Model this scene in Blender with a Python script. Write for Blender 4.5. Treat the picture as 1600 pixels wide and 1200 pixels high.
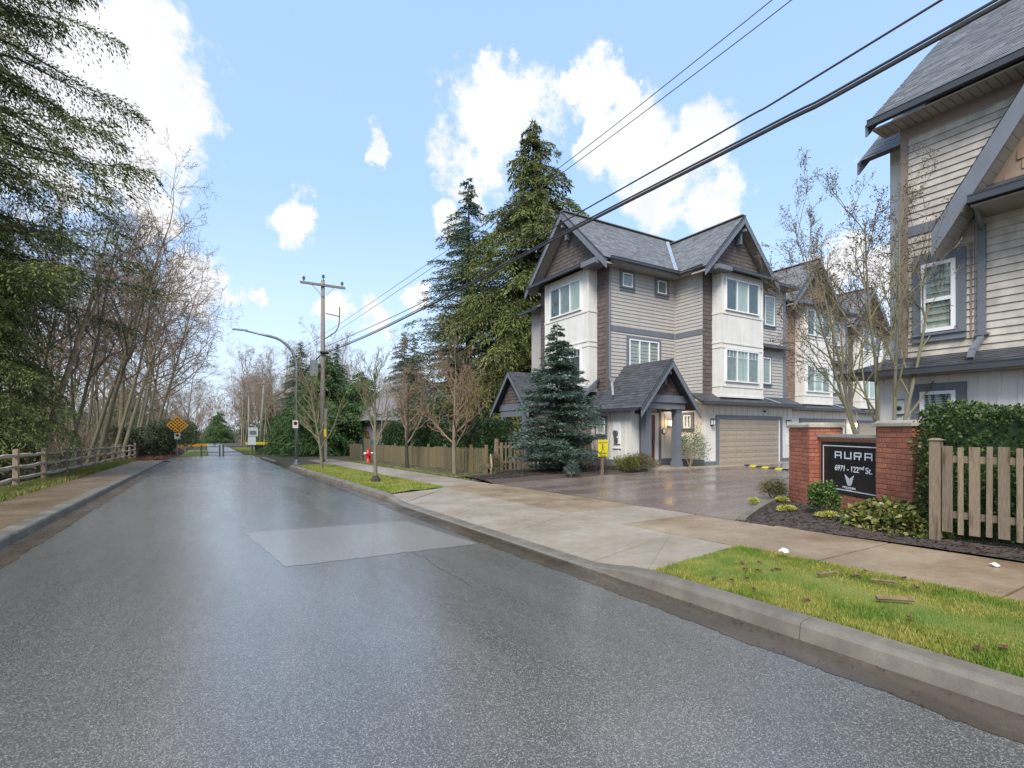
import bpy, bmesh, math, random
import numpy as np
from mathutils import Vector, Matrix
random.seed(7)
R = math.radians
for o in list(bpy.data.objects): bpy.data.objects.remove(o)
scene = bpy.context.scene
COL = scene.collection
# World axes: x runs across the street (right positive), y along the street, z up. Metres.
YAW = 31.24
# ---------------------------------------------------------------- camera
cam_d = bpy.data.cameras.new('camera'); cam = bpy.data.objects.new('camera', cam_d); COL.objects.link(cam)
cam.location = (0, 0, 1.6); cam.rotation_euler = (R(90), 0, R(-YAW))
cam_d.sensor_width = 36; cam_d.lens = 17.73; cam_d.shift_y = 73/1600.; cam_d.clip_start = .05; cam_d.clip_end = 4000
scene.camera = cam
# ---------------------------------------------------------------- sky and sun
SUN_EL, SUN_AZ = 46., 228.     # compass style: 0 = +y, clockwise; the sun stands behind the camera
world = bpy.data.worlds.new('World'); scene.world = world; world.use_nodes = True
wn = world.node_tree.nodes; wl = world.node_tree.links; wn.clear()
sky = wn.new('ShaderNodeTexSky'); sky.sky_type = 'NISHITA'; sky.sun_disc = False
sky.sun_elevation = R(SUN_EL); sky.sun_rotation = R(SUN_AZ); sky.altitude = 50; sky.air_density = 1.0; sky.dust_density = 1.2; sky.ozone_density = 1.5
tc = wn.new('ShaderNodeTexCoord')
def wmath(op, a, b=None, c=None, clamp=False):
    n = wn.new('ShaderNodeMath'); n.operation = op; n.use_clamp = clamp
    for i, s in enumerate((a, b, c)):
        if s is None: continue
        if isinstance(s, (int, float)): n.inputs[i].default_value = s
        else: wl.new(s, n.inputs[i])
    return n.outputs[0]
def wnoise(scale, detail, rough, vec):
    n = wn.new('ShaderNodeTexNoise'); n.inputs['Scale'].default_value = scale; n.inputs['Detail'].default_value = detail
    n.inputs['Roughness'].default_value = rough; wl.new(vec, n.inputs['Vector']); return n
DIRV = tc.outputs['Generated']
warp = wnoise(8, 5, .62, DIRV)
wsub = wn.new('ShaderNodeVectorMath'); wsub.operation = 'SUBTRACT'; wl.new(warp.outputs['Color'], wsub.inputs[0]); wsub.inputs[1].default_value = (.5, .5, .5)
wsc = wn.new('ShaderNodeVectorMath'); wsc.operation = 'SCALE'; wl.new(wsub.outputs[0], wsc.inputs[0]); wsc.inputs['Scale'].default_value = .19
wad = wn.new('ShaderNodeVectorMath'); wad.operation = 'ADD'; wl.new(DIRV, wad.inputs[0]); wl.new(wsc.outputs[0], wad.inputs[1])
CLOUDS = [(-0.139,0.864,0.485,0.125),(-0.083,0.882,0.463,0.085),(-0.189,0.893,0.408,0.1),(-0.093,0.909,0.405,0.062),(-0.073,0.855,0.513,0.065),(-0.068,0.938,0.339,0.044),(-0.032,0.945,0.325,0.025),(0.426,0.733,0.53,0.074),(0.413,0.778,0.472,0.061),(0.402,0.713,0.574,0.044),(0.409,0.807,0.427,0.04),(0.536,0.641,0.55,0.044),(0.497,0.658,0.565,0.023),(0.585,0.596,0.55,0.021),(0.617,0.621,0.484,0.07),(0.682,0.583,0.441,0.072),(0.738,0.549,0.393,0.052),(0.776,0.516,0.362,0.019),(0.557,0.658,0.506,0.03),(0.664,0.622,0.415,0.055),(0.249,0.834,0.493,0.024),(0.136,0.924,0.358,0.037),(0.059,0.969,0.24,0.017),(0.197,0.954,0.225,0.03),(0.345,0.909,0.234,0.019),(-0.011,0.972,0.234,0.038),(0.274,0.936,0.222,0.024),(0.868,0.42,0.265,0.043),(0.831,0.384,0.403,0.013),(0.898,0.362,0.249,0.039),(0.377,0.846,0.377,0.029)]
_rc = random.Random(3)
for _ in range(6):            # the same kind of cumulus over the rest of the sky
    a = _rc.uniform(R(95), R(315)); e = _rc.uniform(R(14), R(60))
    for k in range(2):
        aa = a+_rc.uniform(-.1, .1); ee = e+_rc.uniform(-.06, .06)
        CLOUDS.append((math.sin(aa)*math.cos(ee), math.cos(aa)*math.cos(ee), math.sin(ee), _rc.uniform(.1, .16)))
acc = None
for (x, y, z, r) in CLOUDS:
    d = wn.new('ShaderNodeVectorMath'); d.operation = 'DISTANCE'; wl.new(wad.outputs[0], d.inputs[0]); d.inputs[1].default_value = (x, y, z)
    m = wmath('MULTIPLY_ADD', d.outputs['Value'], -1/(r*1.7), 1.0)
    acc = m if acc is None else wmath('MAXIMUM', acc, m)
fine = wnoise(13, 7, .66, DIRV)
acc2 = wmath('ADD', acc, wmath('MULTIPLY', wmath('SUBTRACT', fine.outputs['Fac'], .5), 1.5))
mr = wn.new('ShaderNodeMapRange'); mr.interpolation_type = 'SMOOTHSTEP'; wl.new(acc2, mr.inputs['Value'])
mr.inputs['From Min'].default_value = .2; mr.inputs['From Max'].default_value = .56
shade = wnoise(9, 6, .55, DIRV)
mr2 = wn.new('ShaderNodeMapRange'); wl.new(shade.outputs['Fac'], mr2.inputs['Value']); mr2.inputs['From Min'].default_value = .35; mr2.inputs['From Max'].default_value = .7
ccol = wn.new('ShaderNodeMix'); ccol.data_type = 'RGBA'; wl.new(mr2.outputs[0], ccol.inputs['Factor'])
ccol.inputs['A'].default_value = (4.95, 4.98, 5.05, 1); ccol.inputs['B'].default_value = (4.1, 4.2, 4.5, 1)
pale = wn.new('ShaderNodeMix'); pale.data_type = 'RGBA'; pale.inputs['Factor'].default_value = .6; wl.new(sky.outputs[0], pale.inputs['A']); pale.inputs['B'].default_value = (2.75, 4.1, 6.1, 1)
sepd = wn.new('ShaderNodeSeparateXYZ'); wl.new(DIRV, sepd.inputs[0])
hzm = wn.new('ShaderNodeMapRange'); hzm.interpolation_type = 'SMOOTHSTEP'; wl.new(sepd.outputs['Z'], hzm.inputs['Value'])
for k_, x_ in zip(('From Min', 'From Max', 'To Min', 'To Max'), (0, .42, .75, 0)): hzm.inputs[k_].default_value = x_
hmix = wn.new('ShaderNodeMix'); hmix.data_type = 'RGBA'; wl.new(hzm.outputs[0], hmix.inputs['Factor']); wl.new(pale.outputs['Result'], hmix.inputs['A']); hmix.inputs['B'].default_value = (4.0, 4.6, 5.3, 1); pale = hmix
cmix = wn.new('ShaderNodeMix'); cmix.data_type = 'RGBA'; wl.new(mr.outputs[0], cmix.inputs['Factor']); wl.new(pale.outputs['Result'], cmix.inputs['A']); wl.new(ccol.outputs['Result'], cmix.inputs['B'])
bg = wn.new('ShaderNodeBackground'); bg.inputs['Strength'].default_value = .078; wl.new(cmix.outputs['Result'], bg.inputs['Color'])
world.cycles.sampling_method = 'MANUAL'; world.cycles.sample_map_resolution = 512
wo = wn.new('ShaderNodeOutputWorld'); wl.new(bg.outputs[0], wo.inputs['Surface'])
sun_d = bpy.data.lights.new('sun', 'SUN'); sun_d.energy = 1.5; sun_d.angle = R(26); sun_d.color = (1, .955, .89)
sun = bpy.data.objects.new('sun', sun_d); COL.objects.link(sun); sun.location = (-20, -30, 40)
_sd = Vector((math.sin(R(SUN_AZ))*math.cos(R(SUN_EL)), math.cos(R(SUN_AZ))*math.cos(R(SUN_EL)), math.sin(R(SUN_EL))))
sun.rotation_euler = _sd.to_track_quat('Z', 'Y').to_euler()
vs = scene.view_settings; vs.view_transform = 'Standard'; vs.look = 'None'; vs.exposure = 1.55; vs.gamma = 1; vs.use_curve_mapping = False
scene.render.engine = 'CYCLES'; scene.render.resolution_x = 1024; scene.render.resolution_y = 768
scene.cycles.max_bounces = 5; scene.cycles.diffuse_bounces = 2; scene.cycles.glossy_bounces = 2; scene.cycles.transparent_max_bounces = 12

# ---------------------------------------------------------------- materials
class NT:
    def __init__(s, name):
        s.m = bpy.data.materials.new(name); s.m.use_nodes = True; s.t = s.m.node_tree; s.n = s.t.nodes; s.l = s.t.links
        s.b = s.n['Principled BSDF']
    def link(s, a, b): s.l.new(a, b)
    def geo(s):
        return s.n.new('ShaderNodeNewGeometry')
    def noise(s, scale, detail=4, rough=.55, vec=None, stretch=None):
        n = s.n.new('ShaderNodeTexNoise'); n.inputs['Scale'].default_value = scale; n.inputs['Detail'].default_value = detail; n.inputs['Roughness'].default_value = rough
        v = vec or s.geo().outputs['Position']
        if stretch:
            mp = s.n.new('ShaderNodeMapping'); mp.inputs['Scale'].default_value = stretch; s.link(v, mp.inputs['Vector']); v = mp.outputs[0]
        s.link(v, n.inputs['Vector']); return n.outputs['Fac']
    def rng(s, v, a, b, c=0, d=1, smooth=False):
        n = s.n.new('ShaderNodeMapRange'); s.link(v, n.inputs['Value'])
        if smooth: n.interpolation_type = 'SMOOTHSTEP'
        for k, x in zip(('From Min', 'From Max', 'To Min', 'To Max'), (a, b, c, d)): n.inputs[k].default_value = x
        return n.outputs[0]
    def mix(s, f, a, b, mode='MIX'):
        n = s.n.new('ShaderNodeMix'); n.data_type = 'RGBA'; n.blend_type = mode
        for k, x in (('Factor', f), ('A', a), ('B', b)):
            if isinstance(x, (int, float)): n.inputs[k].default_value = x
            elif isinstance(x, tuple): n.inputs[k].default_value = x if len(x) == 4 else (*x, 1)
            else: s.link(x, n.inputs[k])
        return n.outputs['Result']
    def math(s, op, a, b=0):
        n = s.n.new('ShaderNodeMath'); n.operation = op
        for i, x in enumerate((a, b)):
            if isinstance(x, (int, float)): n.inputs[i].default_value = x
            else: s.link(x, n.inputs[i])
        return n.outputs[0]
    def bump(s, h, strength=.3, dist=.01):
        n = s.n.new('ShaderNodeBump'); n.inputs['Strength'].default_value = strength; n.inputs['Distance'].default_value = dist
        s.link(h, n.inputs['Height']); s.link(n.outputs[0], s.b.inputs['Normal'])
    def col(s, c): s.link(c, s.b.inputs['Base Color'])
    def rough(s, r):
        if isinstance(r, (int, float)): s.b.inputs['Roughness'].default_value = r
        else: s.link(r, s.b.inputs['Roughness'])

def sc(c, k): return tuple(min(1, x*k) for x in c)
def mat(name, c1, c2=None, scale=4, rough=.7, bump=0, bscale=60, bdist=.006, island=0, stretch=None, metal=0, spec=.5, detail=4, lo=.35, hi=.65):
    t = NT(name); c2 = c2 or sc(c1, .8)
    c = t.mix(t.rng(t.noise(scale, detail, stretch=stretch), lo, hi), c1, c2)
    if island:
        g = t.geo(); c = t.mix(1.0, c, t.rng(g.outputs['Random Per Island'], 0, 1, 1-island, 1+island), 'MULTIPLY')
    t.col(c); t.rough(rough); t.b.inputs['Metallic'].default_value = metal; t.b.inputs['Specular IOR Level'].default_value = spec
    if bump: t.bump(t.noise(bscale, 4, stretch=stretch), bump, bdist)
    return t.m
def streaked(m, k=.86):
    """faint vertical rain streaks and grime on a painted wall"""
    nt = m.node_tree; b = nt.nodes['Principled BSDF']; src = b.inputs['Base Color'].links[0].from_socket
    t = NT.__new__(NT); t.m = m; t.t = nt; t.n = nt.nodes; t.l = nt.links; t.b = b
    f = t.rng(t.noise(1.6, 6, .65, stretch=(5, 5, .35)), .35, .7, 1.04, k)
    t.col(t.mix(1., src, f, 'MULTIPLY')); return m
def foliage_mat(name, ca, cb, cc=None, patch=.6, rough=.6, trans=.0):
    t = NT(name); g = t.geo()
    isl = t.n.new('ShaderNodeValToRGB'); t.link(g.outputs['Random Per Island'], isl.inputs[0])
    isl.color_ramp.elements[0].color = (*ca, 1); isl.color_ramp.elements[1].color = (*cb, 1)
    if cc:
        e = isl.color_ramp.elements.new(.55); e.color = (*cc, 1)
    c = t.mix(1., isl.outputs[0], t.rng(t.noise(patch, 3), .3, .7, .72, 1.28), 'MULTIPLY')
    t.col(c); t.rough(rough); t.b.inputs['Specular IOR Level'].default_value = .3
    return t.m
def turf_mat(name):
    t = NT(name); g = t.geo(); isl = g.outputs['Random Per Island']
    gr = t.mix(isl, (.06, .125, .012), (.17, .25, .03)); ye = t.mix(isl, (.22, .21, .03), (.42, .36, .1))
    f = t.rng(t.noise(2.2, 5, .65),   .38, .58, 0, 1, True); c = t.mix(t.math('MULTIPLY', f, .85), gr, ye); c = t.mix(t.rng(t.noise(3.7, 5, .7), .6, .72, 0, .8), c, (.16, .105, .05))
    t.col(c); t.rough(.55); t.b.inputs['Specular IOR Level'].default_value = .3; return t.m
def obj_random_mat(name, c1, c2, scale=20, rough=.8, bump=.3, bscale=80, stretch=None, extra=None):
    """colour differs from object to object (bricks, boards) plus grain"""
    t = NT(name); oi = t.n.new('ShaderNodeObjectInfo')
    c = t.mix(oi.outputs['Random'], c1, c2)
    c = t.mix(1., c, t.rng(t.noise(scale, 5, stretch=stretch), .3, .7, .7, 1.2), 'MULTIPLY')
    if extra:
        c = t.mix(t.rng(t.noise(extra[1], 4, stretch=extra[3] if len(extra) > 3 else None), extra[2], extra[2]+.14), c, extra[0])
    t.col(c); t.rough(rough); t.bump(t.noise(bscale, 4, stretch=stretch), bump, .006)
    return t.m

def asphalt_mat(name, dark, mid, wet_lo, wet_hi, speck=.5, streak=True):
    t = NT(name); pos = t.geo().outputs['Position']
    v = t.n.new('ShaderNodeTexVoronoi'); v.inputs['Scale'].default_value = 165; t.link(pos, v.inputs['Vector'])
    cellv = t.n.new('ShaderNodeSeparateColor'); t.link(v.outputs['Color'], cellv.inputs[0])
    stone = t.rng(cellv.outputs[0], .62, 1, 0, 1)
    big = t.rng(t.noise(.55, 6, .6, stretch=(1.3, .35, 1)), .35, .68)
    base = t.mix(big, dark, mid)
    base = t.mix(t.math('MULTIPLY', stone, speck), base, (.46, .44, .4))
    fine = t.noise(260, 3)
    base = t.mix(1., base, t.rng(fine, .3, .7, .55, 1.45), 'MULTIPLY')
    t.col(base)
    wet = t.rng(t.noise(.8, 5, .62, stretch=(1.5, .28, 1)), .34, .66, wet_lo, wet_hi)
    t.rough(t.math('ADD', wet, t.rng(fine, .3, .7, -.05, .05)))
    t.bump(v.outputs['Distance'], .1, .004); t.b.inputs['Coat Weight'].default_value = .45; t.b.inputs['Coat Roughness'].default_value = .18
    return t.m
def concrete_mat(name, c1, c2, rough_lo=.25, rough_hi=.6, scale=1.2, stretch=None, brush=None):
    t = NT(name)
    c = t.mix(t.rng(t.noise(scale, 6, .6, stretch=stretch), .3, .7), c1, c2)
    c = t.mix(1., c, t.rng(t.noise(140, 3), .3, .7, .82, 1.15), 'MULTIPLY')
    c = t.mix(1., c, t.rng(t.noise(9, 5), .3, .7, .88, 1.1), 'MULTIPLY')
    t.col(c); t.rough(t.rng(t.noise(scale*1.3, 5, .6), .35, .65, rough_lo, rough_hi))
    t.bump(t.noise(220, 3, stretch=brush), .18, .004)
    return t.m

M = {}
M['asphalt'] = asphalt_mat('wet asphalt', (.066, .062, .056), (.105, .099, .09), .21, .36, .55)
M['patch'] = asphalt_mat('worn pale asphalt', (.14, .13, .113), (.185, .17, .148), .3, .45, .7)
M['trail'] = concrete_mat('wet trail asphalt', (.12, .12, .12), (.18, .175, .17), .25, .45)
M['gutter'] = concrete_mat('wet gutter concrete', (.05, .037, .026), (.105, .082, .06), .12, .4, 1.6, (2, .5, 1))
M['kerb'] = concrete_mat('kerb concrete', (.12, .1, .075), (.22, .19, .15), .3, .6, 1.5)
M['walk'] = concrete_mat('damp tan concrete', (.22, .145, .08), (.37, .285, .19), .25, .55, .9)
M['walk2'] = concrete_mat('damp grey tan concrete', (.27, .215, .155), (.39, .33, .26), .28, .55, .9)
M['walkL'] = concrete_mat('wet brown concrete', (.13, .085, .05), (.21, .15, .095), .25, .5, .8)
M['drive'] = concrete_mat('wet brown driveway', (.12, .082, .066), (.27, .21, .18), .12, .38, .55, (.45, 1.6, 1))
M['soil'] = mat('bark mulch', (.095, .068, .052), (.05, .035, .026), 30, .9, .6, 60, .02)
M['chip'] = mat('bark chips', (.07, .045, .032), (.03, .02, .016), 8, .85, island=.6)
M['ground'] = mat('rough ground', (.075, .07, .032), (.06, .042, .026), .8, .95, .4, 20, .03)
M['lawn'] = mat('moss and turf', (.085, .14, .012), (.2, .2, .035), 1.6, .9, .5, 40, .02)
M['grass'] = turf_mat('grass blades')
M['grassy'] = foliage_mat('dry verge grass', (.1, .14, .02), (.3, .23, .1), (.2, .22, .04), 1.2, .6)
M['white'] = mat('off white painted board', (.76, .73, .67), (.69, .66, .6), 1.2, .55, .08, 200)
M['cream'] = mat('cream siding', (.445, .415, .38), (.405, .378, .345), 2.2, .55, .1, 120, stretch=(1, 1, 5))
M['creamn'] = obj_random_mat('cream siding board', (.5, .45, .385), (.44, .395, .335), 3, .55, .1, 90)
M['brown'] = mat('brown shake', (.125, .098, .09), (.105, .082, .075), 3, .75, .3, 90, island=.22, stretch=(3, 3, 1))
M['tan'] = mat('tan shake', (.26, .185, .13), (.22, .155, .11), 3, .75, .3, 90, island=.2)
M['tanpost'] = mat('taupe trim', (.24, .18, .145), (.21, .16, .13), 3, .6)
M['grey'] = mat('blue grey trim paint', (.155, .168, .19), (.14, .15, .17), 2, .5, .08, 120)
M['darkgrey'] = mat('dark gutter metal', (.05, .053, .06), (.042, .045, .05), 3, .4)
M['soffit'] = mat('soffit', (.3, .27, .235), (.26, .235, .2), 3, .7)
M['vinyl'] = mat('white window vinyl', (.8, .8, .79), (.76, .76, .75), 3, .4)
M['garage'] = mat('beige garage door', (.36, .295, .225), (.34, .28, .21), 2, .5, .1, 150)
M['door'] = mat('red front door', (.23, .045, .028), (.2, .038, .024), 3, .45)
M['shingle'] = mat('slate grey shingles', (.185, .183, .185), (.15, .148, .15), 5, .5, .5, 140, island=.24)
M['shingled'] = mat('wet dark shingles', (.075, .077, .085), (.058, .06, .068), 5, .42, .5, 140, island=.3)
M['flash'] = mat('metal flashing', (.55, .57, .6), (.42, .44, .48), 6, .35, metal=.6)
M['curtain_or_reflection'] = mat('pale curtain', (.6, .61, .57), (.44, .46, .43), 14, .9, stretch=(1, 1, .05))  # drapery, and in the bays also reflections painted as pale colour
M['blind'] = mat('dim blind', (.22, .235, .225), (.3, .31, .29), 4, .8)
M['dimpane'] = mat('dim interior', (.075, .085, .085), (.11, .12, .115), 5, .9)
M['room'] = mat('dim room', (.02, .022, .022), (.03, .035, .03), 3, .9)
M['brick'] = obj_random_mat('red brick', (.43, .16, .09), (.31, .1, .06), 26, .85, .5, 90, extra=((.045, .022, .018), 1.7, .61, (2.5, 2.5, .5)))
M['mortar'] = mat('mortar', (.25, .2, .16), (.17, .13, .1), 9, .9, .3, 100)
M['cap'] = concrete_mat('cast stone cap', (.3, .26, .2), (.46, .41, .33), .5, .8, 3)
M['signb'] = mat('black sign face', (.012, .013, .014), (.02, .02, .022), 2, .25)
M['signw'] = mat('sign lettering', (.72, .72, .72), (.66, .66, .66), 5, .5)
M['wood'] = obj_random_mat('weathered picket wood', (.27, .2, .13), (.19, .145, .1), 8, .85, .7, 25, (14, 14, 1.2), extra=((.09, .055, .03), 2.6, .56, (7, 7, .7)))
M['woodf'] = obj_random_mat('mossy fence board', (.2, .155, .075), (.15, .125, .075), 8, .9, .4, 25, (10, 10, 1), extra=((.14, .16, .035), 1.3, .6))
M['rail'] = obj_random_mat('split cedar rail', (.44, .36, .27), (.3, .235, .17), 7, .9, .6, 22, (6, 1.2, 6))
M['railpost'] = obj_random_mat('split cedar post', (.31, .225, .15), (.2, .145, .1), 7, .9, .6, 22, (8, 8, 1.2))
M['polewood'] = mat('grey pole wood', (.27, .24, .21), (.19, .165, .14), 5, .9, .5, 30, stretch=(8, 8, .6))
M['barkd'] = mat('dark bark', (.07, .055, .042), (.04, .032, .026), 5, .95, .7, 18, .03, stretch=(4, 4, 1))
M['barkg'] = mat('mossy grey bark', (.22, .175, .135), (.165, .155, .075), 2.2, .95, .6, 26, .02, stretch=(2, 2, 1))
M['barkm'] = mat('mossy green bark', (.19, .165, .135), (.15, .145, .07), 3.2, .95, .6, 26, .02)
M['barkp'] = mat('pale birch bark', (.4, .31, .2), (.18, .125, .08), 3, .9, .4, 26, .02)
M['barks'] = mat('broken stick bark', (.26, .17, .1), (.13, .085, .055), 14, .9)
M['twig'] = mat('purple brown twigs', (.26, .185, .125), (.18, .13, .09), 1, .95)
M['twigr'] = mat('reddish twigs', (.24, .14, .095), (.18, .125, .075), 1, .95)
M['twigl'] = mat('lichen twigs', (.2, .165, .11), (.16, .15, .06), 1.5, .95)
M['bud'] = mat('dark red buds', (.1, .04, .035), (.07, .035, .03), 8, .8)
M['fir'] = foliage_mat('fir needles', (.04, .06, .016), (.2, .2, .05), (.1, .12, .028), .35)
M['firb'] = foliage_mat('dark fir needles', (.03, .055, .032), (.13, .17, .09), (.065, .1, .055), .35)
M['spruceb'] = foliage_mat('blue spruce needles', (.02, .042, .024), (.19, .24, .215), (.05, .088, .06), 1.2)
M['cedar'] = foliage_mat('cedar fronds', (.05, .07, .016), (.2, .21, .06), (.11, .135, .03), .8)
M['cedarg'] = foliage_mat('green cedar fronds', (.03, .075, .022), (.14, .22, .065), (.07, .13, .04), .6)
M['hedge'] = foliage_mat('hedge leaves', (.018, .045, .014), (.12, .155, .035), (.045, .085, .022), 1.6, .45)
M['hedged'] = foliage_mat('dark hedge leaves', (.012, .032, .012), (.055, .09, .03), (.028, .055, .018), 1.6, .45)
M['shrub'] = foliage_mat('shrub leaves', (.03, .075, .02), (.16, .22, .05), (.07, .13, .03), 3, .45)
M['salal'] = foliage_mat('glossy ground leaves', (.045, .065, .015), (.28, .25, .09), (.12, .14, .03), 3, .3)
M['heath'] = foliage_mat('heather', (.06, .07, .025), (.2, .1, .085), (.12, .13, .045), 2, .7)
M['brush'] = foliage_mat('undergrowth leaves', (.035, .05, .02), (.17, .19, .1), (.08, .1, .045), .6, .6)
M['ylw'] = foliage_mat('yellow sedum', (.25, .26, .04), (.48, .45, .1), None, 3)
M['deadleaf'] = mat('dead leaf', (.16, .055, .03), (.09, .035, .02), 8, .7)
M['metal'] = mat('galvanised metal', (.33, .34, .34), (.25, .26, .26), 3, .45, metal=.7)
M['steel'] = mat('dull grey steel', (.14, .15, .145), (.1, .11, .1), 3, .5, metal=.4)
M['cable'] = mat('black cable', (.045, .045, .05), (.035, .035, .04), 3, .6)
M['red'] = mat('hydrant red', (.5, .018, .025), (.42, .015, .02), 5, .35)
M['wpaint'] = mat('white paint', (.75, .74, .72), (.65, .64, .6), 5, .5)
M['yellow'] = mat('sign yellow', (.75, .62, .02), (.7, .57, .02), 3, .5)
M['amber'] = mat('sign amber', (.8, .36, .015), (.74, .32, .012), 3, .5)
M['black'] = mat('black', (.012, .012, .012), (.018, .018, .018), 3, .6)
M['rubber'] = mat('black rubber', (.02, .02, .022), (.03, .03, .032), 9, .6)
M['paper'] = mat('white litter', (.8, .8, .8), (.7, .7, .7), 9, .7)
M['skin'] = mat('skin', (.45, .27, .2), (.42, .25, .18), 9, .6)
M['cloth'] = mat('dark clothing', (.02, .022, .03), (.03, .03, .035), 9, .9)
M['carp'] = mat('dark green car paint', (.03, .06, .07), (.025, .05, .06), 2, .25)
M['roofbg'] = mat('far grey roof', (.24, .22, .22), (.2, .18, .18), 3, .7)
M['wallbg'] = mat('far beige wall', (.4, .34, .28), (.36, .3, .25), 2, .8)
for k_ in ('white', 'cream', 'creamn', 'garage', 'grey'): streaked(M[k_], .92)
def glass_mat():
    t = NT('window glass'); t.n.remove(t.b)
    tr = t.n.new('ShaderNodeBsdfTransparent'); tr.inputs[0].default_value = (.9, .94, .92, 1)
    gl = t.n.new('ShaderNodeBsdfGlossy'); gl.inputs['Roughness'].default_value = .015; gl.inputs[0].default_value = (.9, .95, 1, 1)
    lw = t.n.new('ShaderNodeLayerWeight'); lw.inputs[0].default_value = .5
    mx = t.n.new('ShaderNodeMixShader'); t.link(t.math('ADD', t.math('MULTIPLY', t.math('POWER', lw.outputs['Facing'], 4), .6), .045), mx.inputs[0]); t.link(tr.outputs[0], mx.inputs[1]); t.link(gl.outputs[0], mx.inputs[2])
    t.link(mx.outputs[0], t.n['Material Output'].inputs['Surface']); return t.m
M['glass'] = glass_mat()
def lamp_mat():
    t = NT('lit lamp glass'); t.b.inputs['Base Color'].default_value = (1, .8, .5, 1); t.b.inputs['Emission Color'].default_value = (1, .62, .25, 1); t.b.inputs['Emission Strength'].default_value = 4; return t.m
M['lampglow'] = lamp_mat()

# ---------------------------------------------------------------- mesh helpers
ORI = {}
class MB:
    def __init__(s): s.v = []; s.f = []
    def add(s, vs, fs):
        k = len(s.v); s.v += [tuple(p) for p in vs]; s.f += [tuple(i+k for i in f) for f in fs]; return s
    def hexa(s, p):   # 4 bottom, 4 top
        return s.add(p, [(3, 2, 1, 0), (4, 5, 6, 7), (0, 1, 5, 4), (1, 2, 6, 5), (2, 3, 7, 6), (3, 0, 4, 7)])
    def box(s, x0, x1, y0, y1, z0, z1):
        return s.hexa([(x0, y0, z0), (x1, y0, z0), (x1, y1, z0), (x0, y1, z0), (x0, y0, z1), (x1, y0, z1), (x1, y1, z1), (x0, y1, z1)])
    def fbox(s, F, u0, u1, z0, z1, n0, n1):
        return s.hexa([F(u0, z0, n0), F(u1, z0, n0), F(u1, z0, n1), F(u0, z0, n1), F(u0, z1, n0), F(u1, z1, n0), F(u1, z1, n1), F(u0, z1, n1)])
    def quad(s, a, b, c, d): return s.add([a, b, c, d], [(0, 1, 2, 3)])
    def bar(s, a, b, w, h, up=(0, 0, 1)):
        a = Vector(a); b = Vector(b); d = (b-a).normalized(); u = Vector(up); sd = d.cross(u)
        if sd.length < 1e-4: sd = d.cross(Vector((0, 1, 0)))
        sd.normalize(); u = sd.cross(d); sd *= w/2; u = u*h/2
        return s.hexa([a-sd-u, a+sd-u, b+sd-u, b-sd-u, a-sd+u, a+sd+u, b+sd+u, b-sd+u])
    def tube(s, pts, rad, n=8, cap=True):
        pts = [Vector(p) for p in pts]; k0 = len(s.v); m = len(pts)
        if isinstance(rad, (int, float)): rad = [rad]*m
        ref = None
        for i, p in enumerate(pts):
            d = (pts[min(i+1, m-1)]-pts[max(i-1, 0)]).normalized()
            if ref is None: ref = d.orthogonal().normalized()
            a = (ref-d*ref.dot(d))
            if a.length < 1e-5: a = d.orthogonal()
            a.normalize(); b = d.cross(a); ref = a
            for j in range(n):
                t = 2*math.pi*j/n; s.v.append(tuple(p+(a*math.cos(t)+b*math.sin(t))*rad[i]))
        for i in range(m-1):
            for j in range(n):
                q = (j+1) % n; s.f.append((k0+i*n+j, k0+i*n+q, k0+(i+1)*n+q, k0+(i+1)*n+j))
        if cap:
            s.f.append(tuple(k0+j for j in reversed(range(n)))); s.f.append(tuple(k0+(m-1)*n+j for j in range(n)))
        return s
    def lathe(s, prof, c, n=14):
        k0 = len(s.v)
        for r, z in prof:
            for j in range(n):
                t = 2*math.pi*j/n; s.v.append((c[0]+r*math.cos(t), c[1]+r*math.sin(t), c[2]+z))
        for i in range(len(prof)-1):
            for j in range(n):
                q = (j+1) % n; s.f.append((k0+i*n+j, k0+i*n+q, k0+(i+1)*n+q, k0+(i+1)*n+j))
        s.f.append(tuple(k0+j for j in reversed(range(n)))); s.f.append(tuple(k0+(len(prof)-1)*n+j for j in range(n)))
        return s
    def prism(s, poly, depth):   # poly: 3d points, depth: vector
        n = len(poly); d = Vector(depth); P = [Vector(p) for p in poly]
        return s.add(P+[p+d for p in P], [tuple(range(n)), tuple(reversed(range(n, 2*n)))]+[(i, i+n, (i+1) % n+n, (i+1) % n) for i in range(n)])
    def build(s, name, m, parent=None, smooth=False, stuff=False, fix=True, bevel=0):
        me = bpy.data.meshes.new(name); o0 = ORI.get(parent.name, (0, 0, 0)) if parent else (0, 0, 0)
        vv = np.array(s.v, dtype=np.float64).reshape(-1, 3)-np.array(o0)
        me.from_pydata(vv.tolist(), [], s.f); me.validate()
        if fix:
            bm = bmesh.new(); bm.from_mesh(me); bmesh.ops.recalc_face_normals(bm, faces=bm.faces)
            if bevel: bmesh.ops.bevel(bm, geom=list(bm.edges), offset=bevel, segments=1, affect='EDGES')
            bm.to_mesh(me); bm.free()
        if smooth: me.polygons.foreach_set('use_smooth', [True]*len(me.polygons))
        me.materials.append(M[m] if isinstance(m, str) else m)
        return link(name, me, parent, stuff)
def link(name, me, parent=None, stuff=False):
    o = bpy.data.objects.new(name, me); COL.objects.link(o)
    if parent:
        o.parent = parent; ORI[o.name] = ORI.get(parent.name, (0, 0, 0))
    if stuff: o['kind'] = 'stuff'
    return o
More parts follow.
